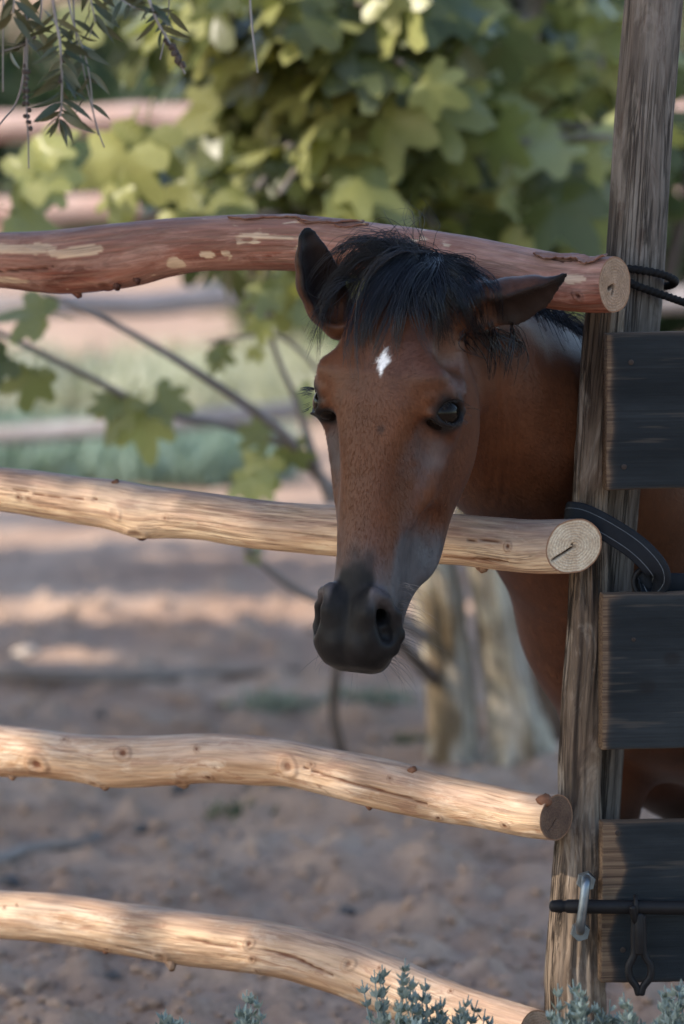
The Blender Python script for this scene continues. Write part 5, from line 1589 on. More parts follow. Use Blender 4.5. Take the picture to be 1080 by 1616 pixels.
D8 = base_f[1]
limb([(715, 1275, D8, 74), (720, 1240, D8, 58), (716, 1190, D8, 44), (710, 1100, D8, 39), (696, 990, D8, 39), (682, 905, D8, 40), (655, 800, 8.0, 34), (622, 640, 7.9, 28), (590, 460, 7.8, 24), (560, 300, 7.7, 20), (520, 120, 7.6, 16), (480, -80, 7.5, 11)], M_FIGBARK, 'trunk', 44, 0.30, 1, 170, 0.24)
limb([(815, 1275, D8, 92), (815, 1240, D8, 66), (818, 1180, D8, 50), (804, 1100, D8, 40), (788, 1000, D8, 39), (776, 905, D8, 39), (752, 800, 8.2, 35), (765, 620, 8.2, 28), (790, 420, 8.2, 23), (815, 240, 8.1, 18), (835, 60, 8.0, 14), (850, -120, 8.0, 10)], M_FIGBARK, 'trunk', 44, 0.30, 2, 170, 0.24)
limb([(935, 1290, 8.5, 64), (915, 1230, 8.5, 48), (890, 1120, 8.5, 44), (872, 1000, 8.5, 42), (868, 880, 8.5, 38), (880, 700, 8.5, 32), (900, 520, 8.45, 24), (916, 400, 8.4, 16)], M_DKBARK, 'trunk', 22, 0.14, 3, 90, 0.1)  # stem in shadow, its shade painted in as dark bark
limb([(916, 405, 8.4, 15), (922, 330, 8.35, 13), (918, 230, 8.3, 12), (905, 100, 8.3, 10), (898, -60, 8.2, 8)], M_REDBARK, 'branch', 14, 0.12, 4)
limb([(1045, 470, 8.6, 10), (1062, 400, 8.6, 12), (1078, 330, 8.6, 11), (1098, 220, 8.6, 9)], M_DKBARK, 'branch', 12, 0.12, 5)
limb([(878, 1262, D8, 44), (862, 1215, D8, 26), (850, 1150, D8, 16), (838, 1100, D8, 6)], M_FIGBARK, 'trunk', 16, 0.2, 16, 40, 0.1)
# low boughs crossing in front of the trunks
limb([(668, 870, 8.02, 15), (590, 820, 7.7, 12), (520, 768, 7.4, 10.5), (440, 678, 7.2, 8.5), (330, 600, 7.0, 7), (210, 527, 6.9, 5.5), (120, 483, 6.85, 4), (70, 462, 6.8, 2.5)], M_TWIG, 'bough', 12, 0.1, 7)
limb([(520, 768, 7.4, 9), (455, 705, 7.35, 8), (360, 672, 7.3, 7), (255, 650, 7.2, 6), (135, 592, 7.1, 5.5), (20, 535, 7.0, 5), (-60, 500, 7.0, 4)], M_TWIG, 'bough', 12, 0.1, 8)
limb([(680, 1010, 7.98, 13), (620, 975, 7.8, 9), (550, 955, 7.6, 7), (480, 938, 7.5, 6.5), (420, 895, 7.4, 5.5), (385, 860, 7.3, 4)], M_TWIG, 'bough', 10, 0.1, 9)
limb([(700, 1085, 8.0, 14), (660, 1045, 7.85, 11), (622, 1003, 7.7, 9), (590, 960, 7.6, 7)], M_DKBARK, 'bough', 12, 0.12, 10)
p0 = on_ground(543, 1200)
limb([(546, 1205, p0[1], 8), (538, 1180, p0[1], 8), (527, 1130, p0[1], 8), (530, 1070, p0[1], 7.5), (545, 1000, p0[1], 6), (570, 900, p0[1] - 0.1, 4)], M_DKBARK, 'sucker', 10, 0.1, 11)
limb([(520, 790, 7.35, 8), (500, 735, 7.3, 7), (470, 640, 7.25, 5), (432, 545, 7.2, 4), (418, 450, 7.15, 3), (430, 395, 7.1, 2.5)], M_TWIG, 'bough', 10, 0.1, 12)
limb([(512, 600, 7.3, 3), (480, 560, 7.25, 3.5), (430, 528, 7.2, 3.5), (330, 540, 7.2, 2.5)], M_TWIG, 'bough', 8, 0.1, 13)

leaves = []     # (matrix columns, position, size, mesh index)


def add_leaf(pos, xd, nrm_, size, tone=None):
    k = RF.integers(7) * 3 + (RF.integers(3) if tone is None else tone)
    leaves.append((rot_to(xd, nrm_), np.asarray(pos, float), size, k))


# hand-placed leaves low on the boughs: (px, py, depth, direction in the picture, size in px)
for (px, py, d, ang, sz, tn_) in ((85, 500, 6.85, -170, 120, 1), (20, 560, 6.9, 160, 110, 0), (55, 575, 6.95, 100, 100, 1),
                                  (205, 620, 7.15, 120, 105, 1), (225, 640, 7.15, 85, 110, 2), (240, 625, 7.15, 20, 85, 1), (195, 630, 7.15, 165, 75, 1),
                                  (420, 715, 7.25, 110, 95, 2), (400, 740, 7.2, 95, 90, 2), (430, 690, 7.25, 200, 75, 1), (450, 700, 7.25, 60, 75, 1), (470, 640, 7.25, -30, 60, 2),
                                  (420, 450, 7.1, 100, 75, 1), (412, 500, 7.1, 95, 60, 2), (335, 545, 7.2, 40, 55, 1), (430, 430, 7.1, 60, 70, 1), (350, 560, 7.2, 120, 45, 1), (400, 545, 7.2, 80, 40, 2), (460, 480, 7.15, 40, 55, 1),
                                  (205, 215, 7.0, 105, 150, 2), (190, 290, 7.0, 100, 70, 2), (235, 190, 7.0, 100, 130, 1), (275, 330, 7.1, 95, 60, 2), (20, 290, 6.9, -30, 110, 2), (50, 270, 6.9, 10, 90, 2), (10, 330, 6.9, 20, 110, 1), (60, 245, 6.9, -40, 70, 2), (395, 865, 7.35, 60, 34, 1)):
    a = math.radians(ang)
    xd = _cr * math.cos(a) - _cu * math.sin(a) + _cf * RF.normal(0, 0.25)
    nr = -_cf * 1.0 + _cr * RF.normal(-0.35, 0.3) + _cu * RF.normal(0.35, 0.3)
    add_leaf(P(px, py, d), xd, nr, sz / F_PX * d * (0.85 if py > 400 else 1.0), tn_)

# crown: twigs run from the stems to clusters of leaves
stemsA = spline([[*P(x, y, d)] for x, y, d in ((622, 640, 7.9), (590, 460, 7.8), (560, 300, 7.7), (520, 120, 7.6), (480, -80, 7.5))], 60)
stemsB = spline([[*P(x, y, d)] for x, y, d in ((765, 620, 8.2), (790, 420, 8.2), (815, 240, 8.1), (835, 60, 8.0), (850, -120, 8.0))], 60)
mbt = MB()
ncl = 0
while ncl < 140:
    px = RF.uniform(150, 985); py = RF.uniform(-110, 385)
    if px < 345 and (py > 300 or RF.uniform() < 0.80 or (150 < py and RF.uniform() < 0.8)): continue
    if px > 720 and RF.uniform() < 0.22: continue
    d = RF.uniform(6.95, 8.7) if px < 760 else RF.uniform(7.4, 9.2)
    ncl += 1
    tgt = np.array(P(px, py, d))
    st = stemsA if np.linalg.norm(stemsA - tgt, axis=1).min() < np.linalg.norm(stemsB - tgt, axis=1).min() else stemsB
    dist = np.linalg.norm(st - tgt, axis=1) + 0.6 * np.maximum(st[:, 2] - tgt[2] + 0.10, 0)
    b0 = st[np.argmin(dist)]
    mid = (b0 + tgt) / 2 + [0, 0, 0.05] + RF.normal(0, 0.03, 3)
    tw_ = spline([b0, mid, tgt], 10)
    V, q, t, g = tube_data(tw_, np.linspace(0.011, 0.005, 10), 6, None, True)
    mbt.add(V, t, q, grain=g, knot=0.0, upper=0.3, peel=0.0)
    for k in range(RF.integers(7, 11)):
        s = RF.uniform(0.55, 1.0)
        p = tw_[min(9, int(s * 9.99))] + RF.normal(0, 0.035, 3)
        az = RF.uniform(0, 2 * math.pi)
        xd = np.array([math.cos(az), math.sin(az) * 0.8, RF.uniform(-0.75, 0.10)])
        nr = np.array([-0.62, -0.50, 0.62]) + RF.normal(0, 0.34, 3)
        add_leaf(p + xd * 0.05, xd, nr, RF.uniform(0.075, 0.155))
for k in range(380):                      # back of the crown, its shade put in as the darkest leaf tone
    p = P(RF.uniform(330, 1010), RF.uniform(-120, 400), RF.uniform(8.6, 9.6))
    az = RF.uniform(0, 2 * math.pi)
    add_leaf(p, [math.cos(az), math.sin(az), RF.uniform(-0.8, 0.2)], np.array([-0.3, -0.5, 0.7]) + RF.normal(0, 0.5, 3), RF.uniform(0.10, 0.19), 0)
mbt.build('twigs', M_TWIG, fig, kind='stuff')
# the 300 that show largest are parts; the rest one mesh
vis = []
for n_, (Rm, p, s, k) in enumerate(leaves):
    x, y = proj(p); inside = (-60 < x < 1140) and (-60 < y < 1000)
    vis.append((s / p[1] * (1.0 if inside else 0.01) * (0.3 + abs(Rm[1, 2])) * (1.0 if p[1] < 8.0 else 0.6), n_))
vis.sort(reverse=True)
top300 = set(n_ for _, n_ in vis[:300])
mbl = MB()
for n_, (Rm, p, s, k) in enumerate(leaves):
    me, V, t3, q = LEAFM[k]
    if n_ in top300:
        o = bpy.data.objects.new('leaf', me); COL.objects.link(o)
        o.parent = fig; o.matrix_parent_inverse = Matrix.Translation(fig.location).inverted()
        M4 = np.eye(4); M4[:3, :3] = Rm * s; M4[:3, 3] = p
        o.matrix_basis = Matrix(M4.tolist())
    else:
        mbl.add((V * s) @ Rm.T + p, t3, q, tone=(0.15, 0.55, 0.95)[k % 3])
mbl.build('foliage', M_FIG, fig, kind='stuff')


def quad_leaves(pos, xd, nrm_, L, W, tone, bend=0.15):
    """many pointed leaves at once: 4 points each, folded a little"""
    x = xd / (np.linalg.norm(xd, axis=1)[:, None] + 1e-9)
    z = nrm_ - x * (x * nrm_).sum(1)[:, None]; z /= np.linalg.norm(z, axis=1)[:, None] + 1e-9
    y = np.cross(z, x)
    L = L[:, None]; W = W[:, None]
    V = np.stack([pos, pos + x * L * 0.45 + y * W * 0.5 + z * W * 0.12, pos + x * L - z * L * bend, pos + x * L * 0.45 - y * W * 0.5 + z * W * 0.12], 1)
    n = len(pos)
    return V.reshape(-1, 3), np.arange(n * 4).reshape(-1, 4), np.repeat(tone, 4)


def cloud(n, centres, radii, R, shell=0.35):
    """clustered points inside a union of ellipsoids, denser near the skin"""
    k = R.integers(len(centres), size=n)
    v = R.normal(0, 1, (n, 3)); v /= np.linalg.norm(v, axis=1)[:, None]
    r = R.uniform(0, 1, n) ** shell
    return np.asarray(centres)[k] + v * r[:, None] * np.asarray(radii)[k], v


def bush(name, label, cat, group, px, py_top, d, w, mat, n, leaf, seed, trunk=None, base_z=None, parts=9):
    """leafy crown of several lobes with uneven outline"""
    R = np.random.default_rng(seed)
    c = np.array(P(px, py_top, d)); z1 = c[2]
    z0 = gh(c[0], c[1]) if base_z is None else base_z
    cen = []; rad = []
    for k in range(parts):
        cen.append([c[0] + R.uniform(-1, 1) * w * 0.62, d + R.uniform(-0.5, 0.5) * w, z0 + (z1 - z0) * R.uniform(0.18, 0.86)])
        rr = R.uniform(0.28, 0.5)
        rad.append([w * rr, w * rr, min(w, z1 - z0) * rr * 0.85])
    pos, v = cloud(n, cen, rad, R)
    pos += R.normal(0, 0.05 * w, pos.shape)
    pos[:, 2] = np.maximum(pos[:, 2], z0 + 0.03)
    xd = v + R.normal(0, 0.7, v.shape) + [0, 0, -0.2]
    nr = v * 0.5 + R.normal(0, 0.5, v.shape) + [0, 0, 0.6]
    V, q, t = quad_leaves(pos, xd, nr, leaf * R.uniform(0.6, 1.3, n), leaf * 0.55 * R.uniform(0.7, 1.2, n), np.clip(0.5 + 0.5 * fbm(pos * 2.5 / w, 2, seed) + R.normal(0, 0.18, n), 0, 1))
    root = empty(name, [c[0], d, z0], label, cat, group)
    mesh_obj('crown', V, q, mat, root, {'tone': t}, smooth=False)
    for k in range(3 if trunk else 2):
        rr = trunk or 0.025
        e = np.array(cen[k])
        wood_tube('trunk' if trunk else 'stem', [[c[0] + 0.08 * k, d, z0 - 0.15], [c[0] + 0.07 * k + R.normal(0, 0.05), d, z0 + (e[2] - z0) * 0.5], e], [rr * 1.3, rr, rr * 0.4], 9, M_DKBARK, root, seed + k, 0.12)
    return root


def grass_patch(name, x0, x1, y0, y1, n, h, mat, seed, thin=0.10, clump=40):
    """ground cover nobody could count: blades in clumps, ranges are photograph columns and rows on the ground"""
    R = np.random.default_rng(seed)
    cc = np.array([on_ground(R.uniform(x0, x1), R.uniform(y0, y1)) for _ in range(clump)])
    k = R.integers(clump, size=n)
    sp_ = np.abs(P((x1 - x0) / 2 + 540, y1, cc[:, 1].mean())[0]) / clump * 3 + 0.05
    pos = cc[k] + np.concatenate([R.normal(0, sp_, (n, 2)), np.zeros((n, 1))], 1)
    pos[:, 2] = ground_h(pos[:, 0], pos[:, 1])
    xd = np.stack([R.normal(0, 0.55, n), R.normal(0, 0.55, n), R.uniform(0.5, 1.3, n)], -1)
    V, q, t = quad_leaves(pos, xd, R.normal(0, 1, (n, 3)), h * R.uniform(0.45, 1.25, n), h * thin * R.uniform(0.7, 1.4, n), R.uniform(0, 1, n), 0.25)
    return mesh_obj(name, V, q, mat, None, {'tone': t}, smooth=False, kind='stuff')
# ------------------------------------------------------------------ bushes and ground cover far behind
for a in (('bush', 'dark green bush at the bank behind the far rails, left', 265, 130, 30.0, 1.15, M_BUSH, 3600, 0.15, 301),
          ('bush', 'dark bush against the bank behind the far fence, near the left picture edge', -60, 60, 31.0, 1.3, M_BUSH, 3600, 0.15, 302),
          ('bush', 'broad dark bush on the bank behind the fig leaves, left of the ears', 470, -120, 32.0, 1.9, M_BUSH, 5200, 0.16, 303),
          ('bush', 'olive bush beyond the far fence, seen between fig leaves above the ears', 640, 40, 19.0, 1.2, M_BUSH2, 5200, 0.12, 304),
          ('bush', 'dark bush in the shade beyond the fig stems, left of the tall pole', 850, -60, 17.0, 1.25, M_BUSH, 6000, 0.11, 305),
          ('bush', 'green bush beyond the far fence, right of the tall pole', 1120, 30, 18.0, 1.0, M_BUSH2, 4200, 0.11, 306)):
    bush(a[0], a[1], 'bush', 'bushes behind the far fence', *a[2:])
for a in (('background_tree', 'tall dark tree on the bank, rising past the top left corner', 100, -330, 36.0, 2.6, M_BUSH, 6500, 0.20, 311, 0.12),
          ('background_tree', 'tall dark tree behind the fig crown in the middle of the picture', 560, -420, 37.0, 2.9, M_BUSH2, 6500, 0.20, 312, 0.12),
          ('background_tree', 'tall dark tree behind the tall pole at the right', 950, -400, 34.0, 2.7, M_BUSH, 6500, 0.19, 313, 0.12)):
    bush(a[0], a[1], 'tree', 'trees on the bank', *a[2:10], trunk=a[10], base_z=gh(P(a[2], 300, a[4])[0], a[4]), parts=12)
grass_patch('green_ground_cover', -60, 400, 712, 768, 9000, 0.15, M_COVER, 401, 0.16, 60)
grass_patch('pale_grass', -60, 470, 600, 665, 5000, 0.20, M_PALEG, 402, 0.07, 36)
grass_patch('pale_grass', 420, 620, 560, 640, 1800, 0.22, M_PALEG, 403, 0.07, 14)
M_WEED = leaf_mat('grey_weed', (0.14, 0.155, 0.125), (0.25, 0.265, 0.225), 0.2, 0.7, 0.2)
for px, py, n, h, sd, lb in ((440, 1118, 150, 0.05, 411, 'low grey-green weed tuft on the dirt below the muzzle'), (590, 1110, 130, 0.05, 412, 'grey-green weed tuft left of the fig trunk'),
                             (650, 1180, 120, 0.04, 413, 'tiny green weed at the foot of the fig trunk'), (460, 1252, 160, 0.04, 414, 'small green weed on the dirt just under the third rail'),
                             (372, 1290, 90, 0.035, 415, 'small dry weed between the two lowest rails'), (20, 640, 500, 0.26, 416, 'pale bushy weed at the left edge under the far rails')):
    R = np.random.default_rng(sd); c = on_ground(px, py)
    pos = c + np.stack([R.normal(0, h * 0.9, n), R.normal(0, h * 0.9, n), np.zeros(n)], -1)
    xd = np.stack([R.normal(0, 0.6, n), R.normal(0, 0.6, n), R.uniform(0.3, 1.2, n)], -1)
    V, q, t = quad_leaves(pos, xd, R.normal(0, 1, (n, 3)), h * R.uniform(0.4, 1.1, n), h * 0.16 * R.uniform(0.7, 1.3, n), R.uniform(0, 1, n), 0.2)
    root = empty('weed', c, lb, 'weed', 'weeds on the dirt')
    mesh_obj('foliage', V, q, M_WEED if sd in (411, 412, 416) else M_BUSH2, root, {'tone': t}, smooth=False, kind='stuff')

# ------------------------------------------------------------------ the bottlebrush tree at the left, whose twigs hang into the picture and whose crown shades the foal
SUN_E1 = np.cross(TO_SUN, [0, 0, 1.0]); SUN_E1 /= np.linalg.norm(SUN_E1); SUN_E2 = np.cross(TO_SUN, SUN_E1)
lit = []     # places the crown leaves open to the sun: (2-D position across the sun's direction, radius)


def open_to_sun(p, r):
    p = np.asarray(p); lit.append((p @ SUN_E1, p @ SUN_E2, r))


def open_line(pts, r, step=0.03):
    pts = np.asarray(pts, float)
    for a, b in zip(pts[:-1], pts[1:]):
        for t in np.linspace(0, 1, max(2, int(np.linalg.norm(b - a) / step))): open_to_sun(a + (b - a) * t, r)


RP = np.random.default_rng(5)


def rail_pts(rows): return [P(x, y, rail_d(x) - 0.02) for x, y in rows]


open_line(rail_pts([(-420, 760), (-100, 785), (100, 806), (300, 832), (390, 845)]), 0.024)
open_line(rail_pts([(-420, 1130), (-100, 1175), (45, 1190)]), 0.030)
open_line(rail_pts([(485, 1232), (550, 1248)]), 0.020)
open_line(rail_pts([(710, 1275), (850, 1292)]), 0.020)
open_line(rail_pts([(-420, 1420), (-100, 1432), (140, 1440)]), 0.026)
open_line(rail_pts([(310, 1490), (400, 1505)]), 0.024)
open_line(rail_pts([(640, 1560), (760, 1600), (850, 1640)]), 0.026)
open_line(rail_pts([(-420, 420), (-60, 420), (20, 420)]), 0.024)
open_line([P(868, 1345, 5.0), P(862, 1480, 5.0), P(858, 1680, 5.0), P(858, 1900, 5.0)], 0.036)
for px0, px1, py, r in ((-120, 480, 962, 0.22), (-120, 300, 850, 0.20), (300, 520, 880, 0.10), (560, 650, 965, 0.16), (0, 90, 1035, 0.08), (-120, 500, 790, 0.16)):
    open_line([PG(px0, py), PG(px1, py)], r, 0.06)
for k in range(44):
    open_to_sun(P(RP.uniform(420, 735), RP.uniform(-20, 330), RP.uniform(7.0, 7.8)), RP.uniform(0.08, 0.20))
for yy, r in ((190, 0.10), (325, 0.09)):
    open_line([P(-60, yy, 11.5), P(360, yy, 11.5)], r, 0.08)
for (px, py, d, r) in ((205, 290, 7.0, 0.06), (60, 60, 7.5, 0.08), (170, 110, 7.5, 0.06), (290, 130, 7.4, 0.06), (560, 50, 7.2, 0.14), (600, 200, 7.2, 0.15), (480, 180, 7.2, 0.12), (650, 290, 7.3, 0.12), (915, 300, 8.3, 0.06), (770, 440, 7.6, 0.05), (60, 265, 6.9, 0.06), (690, 950, 8.0, 0.06), (695, 1040, 8.0, 0.06), (705, 1130, 8.0, 0.06), (765, 940, 8.0, 0.06), (785, 1030, 8.0, 0.06), (795, 1130, 8.0, 0.06)):
    open_to_sun(P(px, py, d), r)
LIT = np.array(lit)


def shaded(pos, extra=0.0):
    """True where a leaf may stand (it would not cover an opening)"""
    u = pos @ SUN_E1; v = pos @ SUN_E2
    ok = np.ones(len(pos), bool)
    for k in range(0, len(pos), 4000):
        s = slice(k, k + 4000)
        d = np.hypot(u[s, None] - LIT[None, :, 0], v[s, None] - LIT[None, :, 1])
        ok[s] = (d > LIT[None, :, 2] + extra).all(1)
    return ok


def canopy(name, centre, rad, zmin, samples, leaf, lw, per, mat, parent, seed, spread):
    """leaf sprays inside an ellipsoid crown, set where they shade the given places; the rest fills the outline"""
    R = np.random.default_rng(seed)
    C0 = np.asarray(centre); rad = np.asarray(rad)
    P0 = []
    for pts in samples:
        for _ in range(4):
            t = R.uniform(1.2, 11.0, len(pts))
            q = pts + TO_SUN * t[:, None]
            ins = ((((q - C0) / rad) ** 2).sum(1) < 1 + 0.25 * vnoise(q * 1.3, seed)) & (q[:, 2] > zmin)
            P0.append(q[ins]); pts = pts[~ins]
    P0 = np.concatenate(P0)
    n = len(P0) * per
    base = np.repeat(P0, per, 0)
    v = R.normal(0, 1, (n, 3)); v /= np.linalg.norm(v, axis=1)[:, None]
    pos = base + v * R.uniform(0, spread, n)[:, None]
    xd = v + R.normal(0, 0.4, (n, 3)) + [0, 0, -0.45]
    xd /= np.linalg.norm(xd, axis=1)[:, None]
    ok = shaded(pos + xd * leaf * 0.5, leaf * 0.25); pos, xd, n = pos[ok], xd[ok], int(ok.sum())
    V, q, t = quad_leaves(pos, xd, R.normal(0, 1, (n, 3)) + TO_SUN * 0.6, leaf * R.uniform(0.7, 1.3, n), lw * R.uniform(0.8, 1.2, n), R.uniform(0, 1, n))
    mesh_obj(name, V, q, mat, parent, {'tone': t}, smooth=False, kind='stuff')
    return P0


RS = np.random.default_rng(77)
BB = np.array([-2.7, 5.2, 0.0])
brush = empty('bottlebrush_tree', BB, 'bottlebrush tree at the left, its thin leafy twigs with seed capsules hanging into view', 'tree')
z1 = np.stack([RS.uniform(-0.62, 0.75, 5200), RS.uniform(4.75, 5.7, 5200), RS.uniform(-0.05, 1.5, 5200)], -1)
hd_pts = HV[RS.integers(len(HV), size=2600)]; hd_pts = hd_pts[hd_pts[:, 0] < 0.6]
zn = np.stack([RS.uniform(-1.2, 1.0, 9500), RS.uniform(5.6, 8.6, 9500), np.zeros(9500)], -1)
z3 = np.stack([RS.uniform(0.3, 0.9, 420), RS.uniform(6.9, 8.8, 420), RS.uniform(1.0, 1.9, 420)], -1)
fill = BB + [0, 0, 3.0] + RS.normal(0, 1, (300, 3)) * [1.0, 1.1, 0.5] - TO_SUN * 3
P0 = canopy('crown', BB + [0.15, 0, 2.95], (2.3, 2.9, 1.45), 1.72, [z1, hd_pts, zn[:7000], z3, fill], 0.085, 0.020, 9, M_BOTTLE, brush, 78, 0.10)
wood_tube('trunk', [BB + [0, 0, -0.2], BB + [0.05, 0, 0.6], BB + [-0.05, 0.05, 1.4], BB + [0.1, 0, 2.3], BB + [0.0, 0.1, 3.3], BB + [0, 0, 4.0]], [0.14, 0.11, 0.10, 0.08, 0.05, 0.02], 18, M_DKBARK, brush, 12, 0.15, True, 60, 0.1)
for k in range(14):
    e = P0[RS.integers(len(P0))]; h = RS.uniform(1.3, 2.6); s0 = BB + [0.02, 0.03, h]
    wood_tube('branch', [s0, (s0 + e) / 2 + [0, 0, 0.15], e], [0.040, 0.025, 0.008], 8, M_DKBARK, brush, 40 + k, 0.1)

# a second, unseen tree added further back left to shade the dirt behind the fence
TB = np.array([-5.4, 11.0, 0.0])
shade = empty('added_shade_tree', TB, 'unseen broad tree added beyond the left picture edge for its shade', 'tree')
zg = np.stack([RS.uniform(-2.2, 1.0, 13500), RS.uniform(5.6, 12.6, 13500), np.zeros(13500)], -1)
zf = np.stack([RS.uniform(0.15, 1.6, 2200), RS.uniform(7.0, 9.3, 2200), RS.uniform(0.1, 1.15, 2200)], -1)
fill = TB + [0, 0, 4.0] + RS.normal(0, 1, (300, 3)) * [1.5, 1.8, 0.7] - TO_SUN * 4
P1 = canopy('crown', TB + [0.6, -0.6, 4.3], (4.0, 5.6, 2.5), 1.85, [zg, zn, zf, fill], 0.15, 0.075, 3, M_BUSH2, shade, 79, 0.14)
wood_tube('trunk', [TB + [0, 0, -0.2], TB + [0.1, 0, 1.0], TB + [0.0, 0.1, 2.2], TB + [0.2, 0, 3.6], TB + [0.2, 0, 5.6]], [0.26, 0.20, 0.18, 0.12, 0.03], 20, M_DKBARK, shade, 13, 0.15, True, 60, 0.1)
for k in range(16):
    for _ in range(60):
        e = P1[RS.integers(len(P1))]; h = RS.uniform(1.8, 3.8); s0 = TB + [0.08, 0.05, h]
        if shaded(spline([s0, (s0 + e) / 2 + [0, 0, 0.3], e], 20), 0.06).all(): break
    else: continue
    wood_tube('branch', [s0, (s0 + e) / 2 + [0, 0, 0.3], e], [0.08, 0.05, 0.012], 8, M_DKBARK, shade, 60 + k, 0.1)

# twigs hanging into the picture, each with its own narrow leaves and woody seed capsules
M_BTWIG = wood_mat('bottlebrush_twig', [(0.3, (0.10, 0.09, 0.085)), (0.6, (0.19, 0.175, 0.17)), (0.8, (0.13, 0.11, 0.10))], (0.06, 0.05, 0.045), 0.4, (0.24, 0.23, 0.23), 0.5, rough=0.75)
M_CAPS = plain('seed_capsule', (0.040, 0.030, 0.026), 0.8)


def lance_leaf():
    n = 6; u = np.linspace(0, 1, n); w = np.sin(np.pi * u ** 0.8) * 0.105 + 0.005
    V = []
    for a, b in zip(u, w):
        z = -0.18 * a * a
        V += [[a, -b, z + b * 0.25], [a, 0, z], [a, b, z + b * 0.25]]
    f = []
    for k in range(n - 1):
        for j_ in (0, 1): f.append([k * 3 + j_, (k + 1) * 3 + j_, (k + 1) * 3 + j_ + 1, k * 3 + j_ + 1])
    return np.array(V), np.array(f)


LV, LF = lance_leaf()
BL = []
for tn_ in (0.1, 0.5, 0.95):
    o = mesh_obj('leaf', LV, LF, M_BOTTLE, None, {'tone': np.full(len(LV), tn_)}, link=False); BL.append(o.data); bpy.data.objects.remove(o)
CV, CQ = sphere_data(np.zeros(3), 1.0, 10, 7)
CV = CV * np.where(CV[:, 2:] > 0.75, [1, 1, 0.80], [1, 1, 0.9])
CV[CV[:, 2] > 0.70, 2] -= 0.22 * (1 - np.hypot(CV[CV[:, 2] > 0.70, 0], CV[CV[:, 2] > 0.70, 1]))
o = mesh_obj('seed_capsule', CV, CQ, M_CAPS, None, link=False); CAPM = o.data; bpy.data.objects.remove(o)


def child_at(name, me, parent, Rm, p, s):
    o = bpy.data.objects.new(name, me); COL.objects.link(o); o.parent = parent
    M4 = np.eye(4); M4[:3, :3] = Rm * s; M4[:3, 3] = p
    o.matrix_basis = Matrix(M4.tolist())
    return o


def hang_twig(rows, d, r, leaves_=(), caps=(), seed=0):
    """rows in photograph columns/rows; leaves_: (from t, to t, count, length px, spread angle); caps: (from t, to t, count)"""
    R = np.random.default_rng(seed)
    path = spline([P(x, y, d + dz) for x, y, dz in rows], 50)
    tw_o = wood_tube('twig', path[::5], np.linspace(r * 1.25, r * 0.55, 10) / F_PX * d, 7, M_BTWIG, brush, seed, 0.12, True, 60)
    T = np.gradient(path, axis=0); T /= np.linalg.norm(T, axis=1)[:, None]
    for t0, t1, cnt, lp_, sp_ in leaves_:
        for k in range(cnt):
            t = t0 + (t1 - t0) * (k + R.uniform(0, 0.8)) / cnt; i = min(49, int(t * 49))
            side = (1 if k % 2 else -1)
            a = math.radians(sp_) * R.uniform(0.75, 1.2)
            out = _cr * side * R.uniform(0.6, 1) + _cf * R.normal(0, 0.55)
            out = out / np.linalg.norm(out)
            xd = T[i] * math.cos(a) + out * math.sin(a)
            nr = -_cf + R.normal(0, 0.8, 3)
            L = lp_ / F_PX * d * R.uniform(0.75, 1.2)
            child_at('leaf', BL[R.integers(3)], tw_o, rot_to(xd, nr), path[i], L)
    for t0, t1, cnt in caps:
        for k in range(cnt):
            t = t0 + (t1 - t0) * (k + R.uniform(0, 0.9)) / cnt; i = min(49, int(t * 49))
            az = R.uniform(0, 2 * math.pi)
            n_ = _cr * math.cos(az) + _cf * math.sin(az); n_ = n_ / np.linalg.norm(n_)
            s = R.uniform(3.4, 4.6) / F_PX * d
            child_at('seed_capsule', CAPM, tw_o, rot_to(T[i], n_), path[i] + n_ * s * 1.05, s)
    return tw_o


wood_tube('bough', [BB + [0.03, 0.02, 2.0], P(-900, -520, 4.85), P(-350, -330, 4.72), P(0, -238, 4.64), P(60, -226, 4.61), P(130, -222, 4.60), P(200, -226, 4.61), P(270, -220, 4.64), P(415, -228, 4.60), P(560, -300, 4.55)],
          [0.045, 0.030, 0.018, 0.010, 0.009, 0.0085, 0.008, 0.007, 0.006, 0.003], 10, M_DKBARK, brush, 90, 0.1)
hang_twig([(2, -235, 0), (6, -60, 0), (5, 40, 0), (5, 180, 0.02)], 4.62, 1.6, seed=1)
hang_twig([(60, -220, 0), (44, -80, 0), (41, 0, 0), (43, 70, 0), (42, 150, 0), (45, 230, 0), (46, 300, 0)], 4.60, 2.2, [(0.35, 0.52, 4, 40, 60)], [(0.58, 0.66, 7), (0.66, 0.80, 12)], seed=2)
hang_twig([(90, -230, 0), (80, -90, 0), (83, 0, 0), (94, 60, 0), (98, 120, 0), (97, 170, 0), (93, 195, 0)], 4.58, 2.6, [(0.40, 0.96, 34, 54, 58), (0.93, 1.0, 8, 38, 40)], [(0.55, 0.75, 3)], seed=3)
hang_twig([(110, -220, 0), (104, -60, 0), (112, 20, 0), (125, 60, 0), (140, 110, 0), (148, 180, 0), (163, 244, 0.02)], 4.60, 1.5, [(0.3, 0.75, 9, 46, 50)], [], seed=4)
hang_twig([(130, -220, 0), (120, -70, 0), (117, 30, 0), (128, 90, 0), (143, 160, 0), (158, 215, 0), (171, 246, 0.02)], 4.63, 1.5, [(0.35, 0.7, 8, 44, 50)], [], seed=5)
hang_twig([(180, -220, 0.05), (210, -90, 0.03), (236, 0, 0), (252, 40, 0), (272, 75, 0), (285, 100, 0), (300, 134, 0)], 4.60, 2.6, [(0.3, 0.58, 8, 42, 55)], [(0.62, 0.88, 26)], seed=6)
hang_twig([(270, -220, 0), (268, -60, 0), (266, 20, 0), (258, 70, 0), (250, 105, 0)], 4.66, 1.2, [(0.45, 0.62, 4, 40, 50)], [], seed=7)
